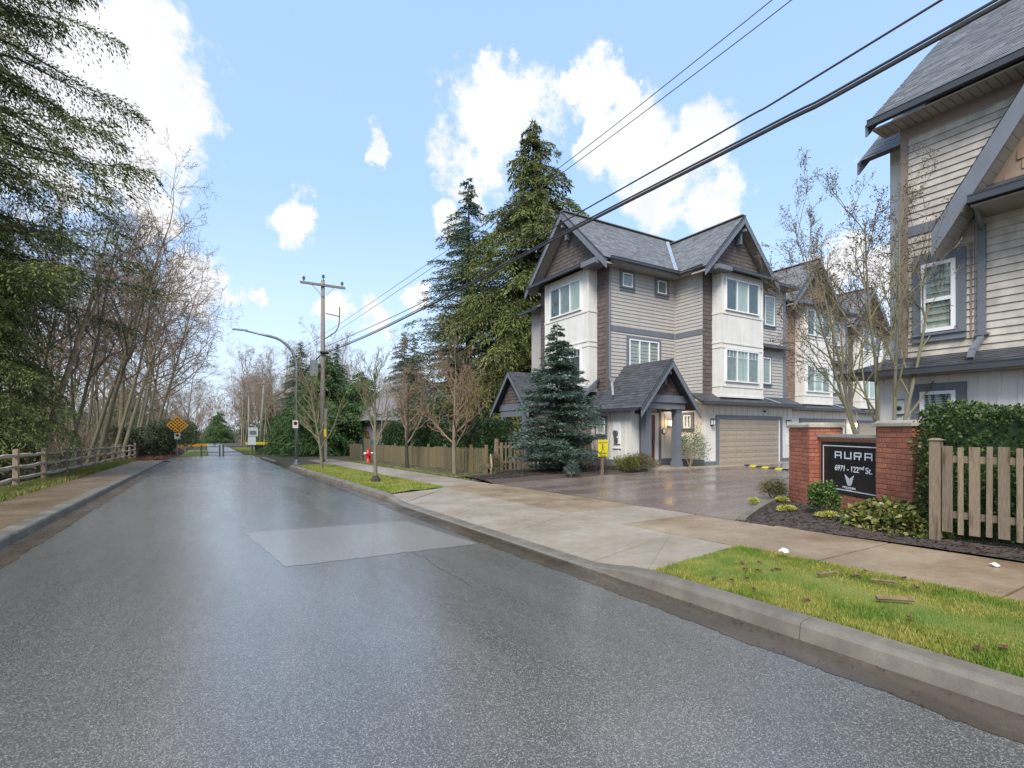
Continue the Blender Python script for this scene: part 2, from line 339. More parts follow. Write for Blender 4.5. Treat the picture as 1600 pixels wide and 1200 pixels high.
def thing(name, label, cat, loc=(0, 0, 0), rotz=0, group=None, local=False):
    o = bpy.data.objects.new(name, None); COL.objects.link(o); o.empty_display_size = .2
    o.location = loc; o.rotation_euler = (0, 0, rotz); ORI[o.name] = (0, 0, 0) if (rotz or local) else tuple(loc)
    return tag(o, label, cat, group)
def tag(o, label, cat, group=None):
    o['label'] = label; o['category'] = cat
    if group: o['group'] = group
    return o
def struct(o): o['kind'] = 'structure'; return o
def stuff_top(o, label, cat): o['kind'] = 'stuff'; return tag(o, label, cat)
def copy_tree(o, parent=None):
    c = o.copy(); COL.objects.link(c)
    if parent: c.parent = parent
    for ch in list(o.children): copy_tree(ch, c)
    return c
def np_mesh(name, V, Fc, m, parent=None, stuff=False, smooth=False):
    """V (n,3), Fc (k,3|4) arrays"""
    me = bpy.data.meshes.new(name); V = np.asarray(V, np.float32); Fc = np.asarray(Fc, np.int32); k, q = Fc.shape
    o0 = np.array(ORI.get(parent.name, (0, 0, 0)) if parent else (0, 0, 0), np.float32); V = V-o0
    me.vertices.add(len(V)); me.vertices.foreach_set('co', V.ravel())
    me.loops.add(k*q); me.loops.foreach_set('vertex_index', Fc.ravel())
    me.polygons.add(k); me.polygons.foreach_set('loop_start', np.arange(k, dtype=np.int32)*q)
    me.update(calc_edges=True)
    if smooth: me.polygons.foreach_set('use_smooth', [True]*k)
    me.materials.append(M[m] if isinstance(m, str) else m)
    return link(name, me, parent, stuff)
def WF(c): return lambda u, z, n: (c-n, u, z)      # wall facing the street (-x), u runs along y
def SF(c): return lambda u, z, n: (u, c-n, z)      # wall facing the camera side (-y), u runs along x
def smooth01(x, a, b):
    t = max(0, min(1, (x-a)/(b-a))); return t*t*(3-2*t)
# ================================================================ ground, road, pavements
def sl(y): return -.015*min(max(y, -60), 260)
def hz(x, y):
    if -2.62 < x < 3.97: return sl(y)-.12
    if 3.97 < x < 7.9 and 3.4 < y < 13.1: return sl(y)-.1
    w = smooth01(x, 7.95, 13)*(1-smooth01(y, 27, 36))
    return (1-w)*(sl(y)+.085)+w*.0
def axis(lst):
    return sorted(set(lst))
gx = axis([-900, -500, -250, -120, -70, -45, -30, -20, -14, -10, -7, -5.5, -2.63, -2.61, 3.96, 3.98, 900, 500, 250, 120, 80, 60]+[4.2+i*.8 for i in range(60)])
gy = axis([-300, -120, -60, -30, -15, -6]+[i*1.5 for i in range(-3, 60)]+[95, 105, 120, 140, 170, 200, 260, 350, 500, 800, 1500])
mb = MB(); nx = len(gx)
for y in gy:
    for x in gx: mb.v.append((x, y, hz(x, y)))
for j in range(len(gy)-1):
    for i in range(nx-1): mb.f.append((j*nx+i, j*nx+i+1, (j+1)*nx+i+1, (j+1)*nx+i))
struct(mb.build('ground', 'ground', fix=False, smooth=True))
def sheet(name, xa, xb, ya, yb, off, m, step=3., zf=None, parent=None, kind=True):
    """strip between x=xa(y) and x=xb(y), following the street's fall"""
    mb = MB(); n = max(1, int((yb-ya)/step)); zf = zf or (lambda x, y: sl(y))
    fa = xa if callable(xa) else (lambda y: xa); fb = xb if callable(xb) else (lambda y: xb)
    k = 4
    for i in range(n+1):
        y = ya+(yb-ya)*i/n
        for j in range(k+1):
            x = fa(y)+(fb(y)-fa(y))*j/k; mb.v.append((x, y, zf(x, y)+off))
    for i in range(n):
        for j in range(k): a = i*(k+1)+j; mb.f.append((a, a+1, a+k+2, a+k+1))
    o = mb.build(name, m, parent, fix=False)
    return struct(o) if (kind and not parent) else o
sheet('road', -2.3, 3.72, -40, 46, 0, 'asphalt')
def crown_edge(y): return 3.62+.03*math.sin(y*2.1)+.02*math.sin(y*5.3)
# the dead end and the trail behind it
sheet('road_end', -2.6, 4.6, 46, 57.5, .005, 'asphalt')
sheet('trail', lambda y: .2, lambda y: 3.3+.01*(y-57), 57.5, 250, .03, 'trail')
# pale worn patch in the asphalt
mb = MB()
_c = [(.55, 9.75), (3.3, 9.35), (3.5, 6.75), (.85, 6.85)]
for a, b in zip(_c, _c[1:]+_c[:1]):
    for i in range(24):
        x = a[0]+(b[0]-a[0])*i/24+random.uniform(-.014, .014); y = a[1]+(b[1]-a[1])*i/24+random.uniform(-.014, .014); mb.v.append((x, y, sl(y)+.003))
mb.f = [tuple(reversed(range(96)))]
struct(mb.build('road_patch', 'patch', fix=False))
# crack sealed in the road
mb = MB()
pts = [(2.45, 6.8), (2.5, 6.3), (2.44, 5.8), (2.46, 5.2), (2.42, 4.8)]
for a, b in zip(pts[:-1], pts[1:]): mb.quad((a[0]-.0028, a[1], sl(a[1])+.005), (a[0]+.0028, a[1], sl(a[1])+.005), (b[0]+.0028, b[1], sl(b[1])+.005), (b[0]-.0028, b[1], sl(b[1])+.005))
struct(mb.build('road_crack', 'gutter', fix=False))
def wav(y): return .01*math.sin(y*1.7)+.008*math.sin(y*4.1+1)+.012*math.sin(y*9.7)+.008*math.sin(y*31)+.006*math.sin(y*57+2)
sheet('gutter', lambda y: 3.58+wav(y), 3.96, -6, 30.4, .0035, 'gutter', .06)
sheet('gutter', -2.62, lambda y: -2.2+wav(y), -6, 44, .0035, 'gutter', .12)
def kerb(name, x0, side, ya, yb, hf, w=.2, step=.5):
    """swept kerb; side +1: the pavement is on the +x side"""
    mb = MB(); n = max(2, int((yb-ya)/step)); k = 7
    for i in range(n+1):
        y = ya+(yb-ya)*i/n; h = hf(y); z = sl(y)
        pr = [(-.012, -.06), (-.006, .0), (.012, h*.75), (.03, h*.95), (.06, h), (w, h+.004), (w, -.06)]
        for (dx, dz) in pr: mb.v.append((x0+side*dx, y, z+dz))
    for i in range(n):
        for j in range(k-1): a = i*k+j; mb.f.append((a, a+1, a+k+1, a+k))
    mb.f.append(tuple(range(k))); mb.f.append(tuple(n*k+j for j in reversed(range(k))))
    return struct(mb.build(name, 'kerb', smooth=False))
def h_right(y):
    if y < 3.9: return .14
    if y < 4.9: return .14-.115*smooth01(y, 3.9, 4.9)
    if y < 11.6: return .025
    if y < 13.2: return .025+.115*smooth01(y, 11.6, 13.2)
    return .14
for a, b in [(-40, -1.2), (-1.194, 2.2), (2.206, 4.9), (4.906, 8.2), (8.206, 11.6), (11.606, 16.5), (16.506, 22), (22.006, 30.3)]: kerb('kerb', 3.96, 1, a, b, h_right, step=.3)
for a, b in [(-40, 6), (6.006, 12), (12.006, 18), (18.006, 24), (24.006, 30), (30.006, 36), (36.006, 44)]: kerb('kerb', -2.62, -1, a, b, lambda y: .13, w=.28)
kerb('kerb', 3.9, 1, 37, 46, lambda y: .13)
# --- right pavement: slabs with open joints
sw = struct(MB().box(6.0, 7.95, -12, 3, -.25, -.2).build('sidewalk', 'walk'))
def slab(parent, pts, z0, m, th=.1, zf=None):
    zf = zf or (lambda x, y: sl(y)+z0)
    g = .006; cx = sum(p[0] for p in pts)/len(pts); cy = sum(p[1] for p in pts)/len(pts); P = []
    for (x, y) in pts:
        d = math.hypot(x-cx, y-cy); P.append((x-(x-cx)/d*g, y-(y-cy)/d*g))
    mb = MB(); n = len(P)
    mb.add([(x, y, zf(x, y)) for x, y in P]+[(x, y, zf(x, y)-th) for x, y in P], [tuple(range(n))]+[(i, i+n, (i+1) % n+n, (i+1) % n) for i in range(n)])
    return mb.build('slab', m, parent)
yy = -11.2
while yy < 3.8:
    slab(sw, [(6.05, yy), (7.94, yy), (7.94, yy+1.58), (6.05, yy+1.58)], .125, 'walk'); yy += 1.6
Y0 = yy
yy = Y0
k = 0
while yy < 13.3:
    zf = lambda x, y: sl(y)+.112
    slab(sw, [(6.05, yy), (7.92, yy), (7.92, yy+1.54), (6.05, yy+1.54)], 0, 'walk' if k not in (1,) else 'walk2', zf=zf); yy += 1.56; k += 1
while yy < 37:
    slab(sw, [(6.05, yy), (7.75, yy), (7.75, yy+1.54), (6.05, yy+1.54)], .125, 'walk2'); yy += 1.56
# --- driveway crossing between kerb and pavement
ap = struct(MB().box(4.2, 5.9, 5, 12, -.4, -.35).build('driveway_apron', 'walk2'))
def zap(x, y):
    e = .125*(1-smooth01(y, 4.15, 5.2))+.125*smooth01(y, 12.2, 13.6)
    t = (x-4.16)/(6.05-4.16); return sl(y)+max(.03+(.112-.03)*t, e if e > 0 else 0)
A = (6.04, 5.3); 
slab(ap, [A, (4.17, 4.9), (4.17, 3.98)], 0, 'walk2', zf=zap)
slab(ap, [A, (4.17, 3.98), (4.25, 3.93), (6.04, 4.22)], 0, 'walk2', zf=zap)
xs = [4.17, 4.64, 5.11, 5.58, 6.04]; ys = [5.3, 8.1, 10.9]
def ylo(x): return 4.9+(x-4.17)/(6.04-4.17)*.4
def yhi(x): return 11.9+(x-4.17)/(6.04-4.17)*1.75
for i in range(4):
    for a, b in ((0, .3), (.3, .62), (.62, 1)):
        def yl(x, t): return ylo(x)+(yhi(x)-ylo(x))*t
        slab(ap, [(xs[i], yl(xs[i], a)), (xs[i+1], yl(xs[i+1], a)), (xs[i+1], yl(xs[i+1], b)), (xs[i], yl(xs[i], b))], 0, 'walk2', zf=zap)
slab(ap, [(4.17, 11.93), (6.04, 13.68), (6.04, 13.78), (4.17, 13.2)], 0, 'walk2', zf=zap)
# --- left pavement
swl = struct(MB().box(-4.2, -2.95, 3, 40, -1.4, -1.3).build('sidewalk', 'walkL'))
yy = -8
while yy < 44:
    slab(swl, [(-4.28, yy), (-2.91, yy), (-2.91, yy+1.48), (-4.28, yy+1.48)], .125, 'walkL'); yy += 1.5
mbj = MB()
yy = -8.01
while yy < 44:
    mbj.box(-4.28, -2.91, yy-.012, yy+.012, sl(yy)+.1, sl(yy)+.121); yy += 1.5
mbj.build('joint_filler', 'walk2', swl)
# --- brown driveway into the complex
def dlo(x): return float(np.interp(x, [7.95, 8.6, 10.5, 12, 60], [5.55, 5.8, 6.6, 7.0, 7.0]))
def dhi(x): return float(np.interp(x, [7.95, 9.8, 11, 13, 15, 15.3, 17.4, 17.6, 60], [14.2, 14.2, 13.75, 13.6, 14.1, 14.65, 14.65, 14.85, 14.85]))
mb = MB(); xsd = list(np.arange(7.95, 24, .4))+list(np.arange(24, 60, 2)); n = 14
for x in xsd:
    for j in range(n+1):
        y = dlo(x)+(dhi(x)-dlo(x))*j/n; mb.v.append((x, y, hz(x, y)+.025))
for i in range(len(xsd)-1):
    for j in range(n): a = i*(n+1)+j; mb.f.append((a, a+1, a+n+2, a+n+1))
struct(mb.build('driveway', 'drive', fix=False, smooth=True))
# low concrete edging round the planting bed by the sign
mb = MB(); e = [(8.0, 5.45), (8.6, 5.72), (9.5, 6.12), (10.5, 6.5), (12, 6.9), (14, 6.95)]
for a, b in zip(e[:-1], e[1:]): mb.bar((*a, hz(*a)+.03), (*b, hz(*b)+.03), .14, .1)
struct(mb.build('bed_edging', 'kerb'))
# concrete strip in front of garage and porch
mb = MB(); mb.hexa([(17.4, 13.95, 0.0), (40, 13.9, 0.0), (40, 14.79, 0.0), (17.4, 14.79, 0), (17.4, 13.95, .032), (40, 13.9, .032), (40, 14.79, .036), (17.4, 14.79, .036)])
struct(mb.build('garage_threshold', 'walk2'))

# ---------------------------------------------------------------- turf
rng = np.random.default_rng(5)
def blades(name, n, xr, yr, zoff, h, w, m, label, dens=None, zf=None, parent=None, lean=.5):
    x = rng.uniform(*xr, n); y = rng.uniform(*yr, n)
    if dens is not None:
        keep = dens(x, y) > rng.uniform(0, 1, n); x = x[keep]; y = y[keep]; n = len(x)
    z = np.array([(zf or (lambda a, b: sl(b)))(a, b) for a, b in zip(x, y)])+zoff
    hh = h*rng.uniform(.45, 1.25, n); a = rng.uniform(0, 6.283, n); l = lean*hh*rng.uniform(.2, 1.3, n); b = rng.uniform(0, 6.283, n)
    ww = w*rng.uniform(.6, 1.3, n)
    V = np.empty((n, 3, 3)); V[:, 0] = np.stack([x-np.cos(a)*ww, y-np.sin(a)*ww, z], 1); V[:, 1] = np.stack([x+np.cos(a)*ww, y+np.sin(a)*ww, z], 1)
    V[:, 2] = np.stack([x+np.cos(b)*l, y+np.sin(b)*l, z+hh], 1)
    o = np_mesh(name, V.reshape(-1, 3), np.arange(n*3).reshape(-1, 3), m)
    return stuff_top(o, label, 'grass')
def verge(xa, xb, ya, yb, off, m='lawn', crown=.03, ylo_f=None, yhi_f=None):
    mb = MB(); nx_, ny_ = 12, max(4, int((yb-ya)/.35))
    for j in range(ny_+1):
        for i in range(nx_+1):
            t = i/nx_; x = xa+(xb-xa)*t; y = ya+(yb-ya)*j/ny_
            if ylo_f: y = min(y, ylo_f(x))
            if yhi_f: y = max(y, yhi_f(x))
            mb.v.append((x, y, sl(y)+off+crown*math.sin(math.pi*t)+.012*math.sin(x*7+y*3)*math.sin(y*5)))
    for j in range(ny_):
        for i in range(nx_): a = j*(nx_+1)+i; mb.f.append((a, a+1, a+nx_+2, a+nx_+1))
    return struct(mb.build('grass_verge', m, fix=False, smooth=True))
verge(4.16, 6.04, -8, 4.15, .118, ylo_f=lambda x: 3.9+(x-4.16)*.13)
blades('grass', 130000, (4.18, 6.06), (-.3, 4.15), .125, .042, .0036, 'grass', 'green and yellow turf on the near verge beside the kerb', dens=lambda x, y: (y < 3.92+(x-4.16)*.13)*1.*np.clip(1.05-.12*y, .5, 1))
verge(4.16, 6.04, 13.1, 30.2, .12, yhi_f=lambda x: 13.2+(x-4.17)*.31)
blades('grass', 42000, (4.2, 6.03), (12.7, 30), .13, .06, .008, 'grass', 'bright green turf strip with two young street trees', dens=lambda x, y: ((y-13.2) > (x-4.17)*.31)*np.clip(1.4-y/30, .3, 1))
verge(-5.6, -4.3, 2, 46, .11)
blades('grass', 26000, (-5.3, -4.27), (14, 46), .12, .13, .012, 'grassy', 'straggling grass strip under the split rail fence')
# strip between pavement and the long fence
sheet('planting_strip', 7.78, 10.1, 15.2, 37, .12, 'ground', 1.)
blades('grass', 9000, (7.8, 9.6), (15.4, 36), .125, .05, .012, 'grassy', 'thin yellowish grass between far pavement and board fence', dens=lambda x, y: .15+.85*(x < 8.3))
# far lawn
sheet('lawn', 4.0, 22, 57.6, 100, .1, 'lawn', 4.)
sheet('lawn', -2.2, .15, 57.6, 90, .04, 'lawn', 4.)
blades('grass', 12000, (3.6, 20), (47, 95), .1, .14, .03, 'grass', 'bright lawn beyond the dead end to the right of the trail', dens=lambda x, y: (y > 57)*1.)
# soil bed by the sign and by the house
def bed(name, poly_lo, poly_hi, xs_, hump, label):
    mb = MB(); n = 14
    for x in xs_:
        for j in range(n+1):
            t = j/n; y = poly_lo(x)+(poly_hi(x)-poly_lo(x))*t
            mb.v.append((x, y, hz(x, y)+.02+hump*math.sin(math.pi*min(1, max(0, t)))*1.0+random.uniform(-.012, .012)))
    for i in range(len(xs_)-1):
        for j in range(n): a = i*(n+1)+j; mb.f.append((a, a+1, a+n+2, a+n+1))
    o = struct(mb.build(name, 'soil', fix=False, smooth=True))
    n = 9000; P = rng.uniform(0, 1, (n, 2)); P[:, 1] = 1-.75*P[:, 1]; xa = xs_[0]+(xs_[-1]-xs_[0])*P[:, 0]
    V = []; 
    for (x, t) in zip(xa, P[:, 1]):
        y = poly_lo(x)+(poly_hi(x)-poly_lo(x))*t; z = hz(x, y)+.03+hump*math.sin(math.pi*t)
        a = random.uniform(0, 6.28); l = random.uniform(.012, .04); w = l*random.uniform(.25, .5); c, s_ = math.cos(a), math.sin(a); tz = random.uniform(-.012, .012)
        V += [(x-c*l-s_*w, y-s_*l+c*w, z-tz), (x-c*l+s_*w, y-s_*l-c*w, z-tz), (x+c*l+s_*w, y+s_*l-c*w, z+tz+.006), (x+c*l-s_*w, y+s_*l+c*w, z+tz+.006)]
    c_ = np_mesh('bark_chips', V, np.arange(n*4).reshape(-1, 4), 'chip'); stuff_top(c_, label, 'bark chips')
bed('soil_bed', lambda x: float(np.interp(x, [7.93, 8.2, 14], [-4, -4, -4])), lambda x: dlo(x)-.06, list(np.arange(7.905, 13.3, .3)), .05, 'dark bark mulch in the bed round the brick sign')
bed('soil_bed', lambda x: dhi(x)+.05, lambda x: 17.2, list(np.arange(7.95, 14.9, .35)), .1, 'dark bark mulch under the blue spruce')
# leaves, sticks and litter on the near verge
def small_leaf(x, y, i):
    mb = MB(); a = random.uniform(0, 6.28); l = random.uniform(.025, .045); w = l*.55; z = sl(y)+.17
    P = [(-l, 0, .01), (-l*.3, -w, .0), (l*.5, -w*.8, .012), (l*1.1, 0, .0), (l*.5, w*.8, .015), (-l*.3, w, .004), (0, 0, -.004)]
    c, s_ = math.cos(a), math.sin(a)
    mb.add([(x+p[0]*c-p[1]*s_, y+p[0]*s_+p[1]*c, z+p[2]) for p in P], [(6, 0, 1), (6, 1, 2), (6, 2, 3), (6, 3, 4), (6, 4, 5), (6, 5, 0)])
    o = mb.build('dead_leaf', 'deadleaf', fix=False)
    tag(o, 'small curled dead leaf lying on the near verge', 'leaf', 'dead leaves on the near verge')
for i in range(26): small_leaf(random.uniform(4.35, 5.95), random.uniform(.6, 3.7), i)
def stick(p, q, r, label):
    mb = MB(); p = Vector(p); q = Vector(q); pts = []; rr = []
    for i in range(6):
        t = i/5; pts.append(p.lerp(q, t)+Vector((random.uniform(-.4, .4), random.uniform(-.4, .4), random.uniform(-.2, .3)))*r); rr.append(r*random.uniform(.8, 1.1))
    tag(mb.tube(pts, rr, 7).build('stick', 'barks'), label, 'stick')
stick((4.93, 2.08, .17), (5.12, 1.88, .17), .02, 'thick broken stick lying on the near verge closest to the kerb')
stick((5.26, 2.75, .155), (5.5, 2.68, .16), .014, 'pale forked stick on the near verge in front of the white litter')
stick((5.53, 2.38, .155), (5.6, 2.2, .16), .014, 'dark mossy stick in the middle of the near verge')
def litter(x, y, z, r, label):
    mb = MB(); n = 9; V = [(x, y, z+r*.5)]
    for k in range(n):
        a = 6.283*k/n; q = r*random.uniform(.6, 1.2); V.append((x+math.cos(a)*q, y+math.sin(a)*q, z+random.uniform(0, r*.7)))
    for k in range(n):
        a = 6.283*k/n; q = r*random.uniform(.3, .6); V.append((x+math.cos(a)*q, y+math.sin(a)*q, z+random.uniform(r*.3, r*.9)))
    F = [(0, 10+k, 10+(k+1) % n) for k in range(n)]+[(1+k, 1+(k+1) % n, 10+(k+1) % n, 10+k) for k in range(n)]
    tag(mb.add(V, F).build('litter', 'paper', fix=False), label, 'litter')
litter(5.85, 3.45, .16, .06, 'crumpled white litter on grass near the pavement edge')
litter(7.45, 2.0, .105, .045, 'flat white scrap on the pavement by the picket fence')

# grit, needles and leaf scraps washed into the gutters
def debris(name, label, xr, yr, n, m, seed):
    r = np.random.default_rng(seed); x = r.uniform(*xr, n); y = r.uniform(*yr, n); x = np.where(r.uniform(0, 1, n) < .6, (xr[1] if xr[0] > 0 else xr[0])+np.sign(-xr[0])*np.abs(r.normal(0, .07, n)), x)
    a = r.uniform(0, 6.283, n); l = r.uniform(.005, .018, n); w = l*r.uniform(.2, .6, n); z = np.array([sl(q) for q in y])+.008+r.uniform(0, .004, n); c, s_ = np.cos(a), np.sin(a)
    V = np.stack([np.stack([x-c*l, y-s_*l, z], 1), np.stack([x+s_*w, y-c*w, z+.003], 1), np.stack([x+c*l, y+s_*l, z+.002], 1), np.stack([x-s_*w, y+c*w, z+.004], 1)], 1)
    stuff_top(np_mesh(name, V.reshape(-1, 3), np.arange(n*4).reshape(-1, 4), m), label, 'debris')
debris('gutter_debris', 'leaf scraps and grit along the right gutter', (3.5, 3.93), (-1, 30), 1000, 'chip', 61)
debris('gutter_debris', 'leaf scraps and grit along the left gutter', (-2.58, -2.1), (6, 40), 1200, 'chip', 62)
# ================================================================ house building kit
def siding(parent, F, u0, u1, z0, z1, expo, m, single=False):
    """lap boards; single: every board an object of its own"""
    z = z0; mb = MB()
    while z < z1-.02:
        zt = min(z+expo+.012, z1)
        p = [F(u0, z, 0), F(u1, z, 0), F(u1, z, .032), F(u0, z, .032), F(u0, zt, 0), F(u1, zt, 0), F(u1, zt, .004), F(u0, zt, .004)]
        if single: MB().hexa(p).build('siding_board', m, parent)
        else: mb.hexa(p)
        z += expo
    if not single: mb.build('siding', m, parent, stuff=True)
def shakes(parent, F, u0, u1, z0, z1, expo, w, m, clip=None):
    mb = MB(); z = z0; r = random.Random(int(u0*100+z0*10))
    while z < z1-.02:
        u = u0-r.uniform(0, w*.6)
        while u < u1:
            du = w*r.uniform(.6, 1.35); a = max(u0, u); b = min(u1, u+du-.006)
            if b-a > .02 and (clip is None or clip((a+b)/2, z+expo*.6)):
                d = r.uniform(-.004, .006); zb = z+r.uniform(-.006, .006); zt = min(z+expo+.01, z1)
                mb.hexa([F(a, zb, 0), F(b, zb, 0), F(b, zb, .022+d), F(a, zb, .022+d), F(a, zt, 0), F(b, zt, 0), F(b, zt, .006), F(a, zt, .006)])
            u += du
        z += expo
    return mb.build('shakes', m, parent, stuff=True)
def roof(parent, A, B, C, D, m='shingle', th=.09, expo=.145, tabw=.3, name='roof'):
    """A-B eave, D-C ridge (any quad); slab plus stepped shingle tabs"""
    A, B, C, D = map(Vector, (A, B, C, D)); n = (B-A).cross(D-A).normalized()
    if n.z < 0: n = -n
    sl_ = MB(); sl_.hexa([A-n*th, B-n*th, C-n*th, D-n*th, A, B, C, D]); r_ = sl_.build(name, 'darkgrey', parent)
    L = ((D-A).length+(C-B).length)/2; rows = int(L/expo); mb = MB(); r = random.Random(int(A.x*31+A.y*17))
    for i in range(rows):
        t0 = i/rows; t1 = min(1, (i+1.12)/rows)
        a0 = A.lerp(D, t0); b0 = B.lerp(C, t0); a1 = A.lerp(D, t1); b1 = B.lerp(C, t1); W = (b0-a0).length
        if W < .05: continue
        s = -r.uniform(0, tabw)
        while s < W:
            w = tabw*r.uniform(.55, 1.3); f0 = max(0, s/W); f1 = min(1, (s+w-.004)/W)
            if f1 > f0+.003:
                h = .013+r.uniform(-.003, .005); dn = (a0-a1).normalized()*r.choice((0, 0, .012))
                p0 = a0.lerp(b0, f0)+dn; p1 = a0.lerp(b0, f1)+dn; q0 = a1.lerp(b1, f0); q1 = a1.lerp(b1, f1)
                mb.add([p0+n*.001, p1+n*.001, p1+n*h, p0+n*h, q1+n*.004, q0+n*.004], [(0, 1, 2, 3), (3, 2, 4, 5)])
            s += w
    o = mb.build('shingles', m, r_, fix=False, stuff=True)
    return r_
def window(parent, F, u0, u1, z0, z1, splits=(), trim=None, back='curtain_or_reflection', grid=False, hbar=None, n0=.03, fw=.055, sill=True):
    """white vinyl frame, one glass pane per light, curtain behind; trim = blue grey casing (du, dz_top, dz_bottom)"""
    mb = MB(); us = [u0]+[u0+(u1-u0)*s for s in splits]+[u1]; d = n0+.055
    mb.fbox(F, u0, u0+fw, z0, z1, .0, d); mb.fbox(F, u1-fw, u1, z0, z1, .0, d)
    mb.fbox(F, u0+fw, u1-fw, z0, z0+fw, .0, d); mb.fbox(F, u0+fw, u1-fw, z1-fw, z1, .0, d)
    for u in us[1:-1]: mb.fbox(F, u-fw*.55, u+fw*.55, z0+fw, z1-fw, .0, d-.006)
    if hbar: mb.fbox(F, u0+fw, u1-fw, z0+(z1-z0)*hbar-fw*.5, z0+(z1-z0)*hbar+fw*.5, 0, d-.004)
    w = mb.build('window', 'vinyl', parent)
    for a, b in zip(us[:-1], us[1:]):
        MB().fbox(F, a+fw*.5, b-fw*.5, z0+fw*.6, z1-fw*.6, d-.032, d-.026).build('pane', 'glass', w)
        if grid:
            g = MB(); zt = z1-(z1-z0)*.24
            g.fbox(F, a+fw*.6, b-fw*.6, zt-.008, zt+.008, d-.03, d-.018)
            for k in (1/3, 2/3): uu = a+(b-a)*k; g.fbox(F, uu-.007, uu+.007, zt, z1-fw*.6, d-.03, d-.019)
            g.build('glazing_bar', 'vinyl', w)
    if back == 'slats':
        mb = MB(); z = z0+fw
        while z < z1-fw-.02: mb.fbox(F, u0+fw*.6, u1-fw*.6, z, z+.034, .012, .02); z += .05
        mb.build('blind', 'blind', w); MB().fbox(F, u0+fw*.5, u1-fw*.5, z0+fw*.5, z1-fw*.5, .002, .006).build('dark_room', 'room', w)
    elif back.startswith('mix'):
        k = 0
        for a, b in zip(us[:-1], us[1:]):
            MB().fbox(F, a+.02, b-.02, z0+fw*.5, z1-fw*.5, .002, .008).build('curtain_or_reflection', {'mix': ('dimpane', 'curtain_or_reflection', 'dimpane'), 'mix_reflect': ('curtain_or_reflection', 'blind', 'dimpane'), 'mixb': ('blind', 'curtain_or_reflection', 'blind')}[back][k % 3], w); k += 1  # some pale bay backings are reflections in the glass, painted as colour
    else:
        MB().fbox(F, u0+fw*.5, u1-fw*.5, z0+fw*.5, z1-fw*.5, .002, .008).build('curtain_or_reflection', back, w)
    if trim:
        du, dt, db = trim; mb = MB()
        mb.fbox(F, u0-du, u0-.002, z0-db, z1+dt, .0, n0+.03); mb.fbox(F, u1+.002, u1+du, z0-db, z1+dt, .0, n0+.03)
        mb.fbox(F, u0-.002, u1+.002, z1+.002, z1+dt, .0, n0+.028); mb.fbox(F, u0-.002, u1+.002, z0-db, z0-.002, .0, n0+.028)
        if sill: mb.fbox(F, u0-du-.02, u1+du+.02, z0-db*.35, z0-db*.1, n0+.032, n0+.07)
        mb.build('casing', 'grey', w)
    return w
def gutter(parent, a, b, s=.12, m='darkgrey'):
    mb = MB(); mb.bar(a, b, s, s); a2 = Vector(a)+Vector((0, 0, s*.5+.008)); b2 = Vector(b)+Vector((0, 0, s*.5+.008)); mb.bar(a2, b2, s*1.18, .014); mb.build('gutter', m, parent)
def barge(parent, apex, end, depth=.26, th=.05, m='grey', off=None):
    """fascia along a gable's edge, its lower end cut plumb, with a dark drip edge"""
    a = Vector(apex); b = Vector(end); horiz = Vector((0, 0, 1)).cross(b-a).normalized()*th
    mb = MB(); mb.prism([a, b, b-Vector((0, 0, depth)), a-Vector((0, 0, depth))], horiz); o = mb.build('barge_board', m, parent)
    MB().prism([a+Vector((0, 0, .05)), b+Vector((0, 0, .05)), b+Vector((0, 0, .002)), a+Vector((0, 0, .002))], horiz*1.5).build('drip_edge', 'darkgrey', o)
def bay(parent, F, u0, u1, dep, ztop, zbot, wu0, wu1, wins, backs, back_n=0.0):
    """panelled white bay: F is the face the windows sit on, dep how far the wall is behind"""
    mb = MB(); mb.fbox(F, u0, u1, zbot, ztop, -dep, 0); b = mb.build('bay', 'white', parent)
    tr = MB()
    for z, h in ((6.96, .09), (5.62, .07), (5.4, .06), (3.62, .08), (zbot, .1)):
        if z < ztop: tr.fbox(F, u0-.025, u1+.025, z, z+h, -dep, .03)
    for u in (u0, u1-.1): tr.fbox(F, u+(-.004 if u == u0 else .004), u+.1+(-.004 if u == u0 else .004), zbot+.1, ztop, -.1, .018)
    um = (u0+u1)/2
    for za, zb in ((5.69, 6.96), (zbot+.1, 3.62)): tr.fbox(F, um-.012, um+.012, za, zb, 0, .015)
    for uu in (u0+.28, u1-.28-.02): tr.fbox(F, uu, uu+.02, 3.7, 5.4, 0, .012); tr.fbox(F, uu, uu+.02, 7.05, ztop, 0, .012)
    tr.build('panel_moulding', 'white', b)
    for (z0, z1, g), bk in zip(wins, backs): window(parent, F, wu0, wu1, z0, z1, (.33, .66), None, bk, g, fw=.06)
    return b
def wall_lamp(parent, F, u, z, lit=False):
    mb = MB(); mb.fbox(F, u-.07, u+.07, z-.16, z+.16, 0, .03); mb.fbox(F, u-.1, u+.1, z+.13, z+.17, .03, .2); mb.fbox(F, u-.08, u+.08, z-.14, z-.11, .03, .18)
    for du in (-.085, .07): mb.fbox(F, u+du, u+du+.015, z-.11, z+.13, .165, .18)
    l = mb.build('wall_lamp', 'black', parent)
    MB().fbox(F, u-.065, u+.065, z-.108, z+.128, .035, .16).build('lamp_glass', 'lampglow' if lit else 'vinyl', l)
    if lit:
        d = bpy.data.lights.new('lamp_light', 'POINT'); d.energy = 3.5; d.color = (1, .66, .33); d.shadow_soft_size = .08
        lo = bpy.data.objects.new('lamp_light', d); COL.objects.link(lo); p = F(u, z, .3); lo.parent = l; o0 = ORI[parent.name]; lo.location = [p[i]-o0[i] for i in range(3)]
def battens(parent, F, u0, u1, z0, z1, step=.4, m='white', w=.05):
    u = u0+step*.5
    while u < u1: MB().fbox(F, u-w/2, u+w/2, z0, z1, 0, .018).build('batten', m, parent); u += step
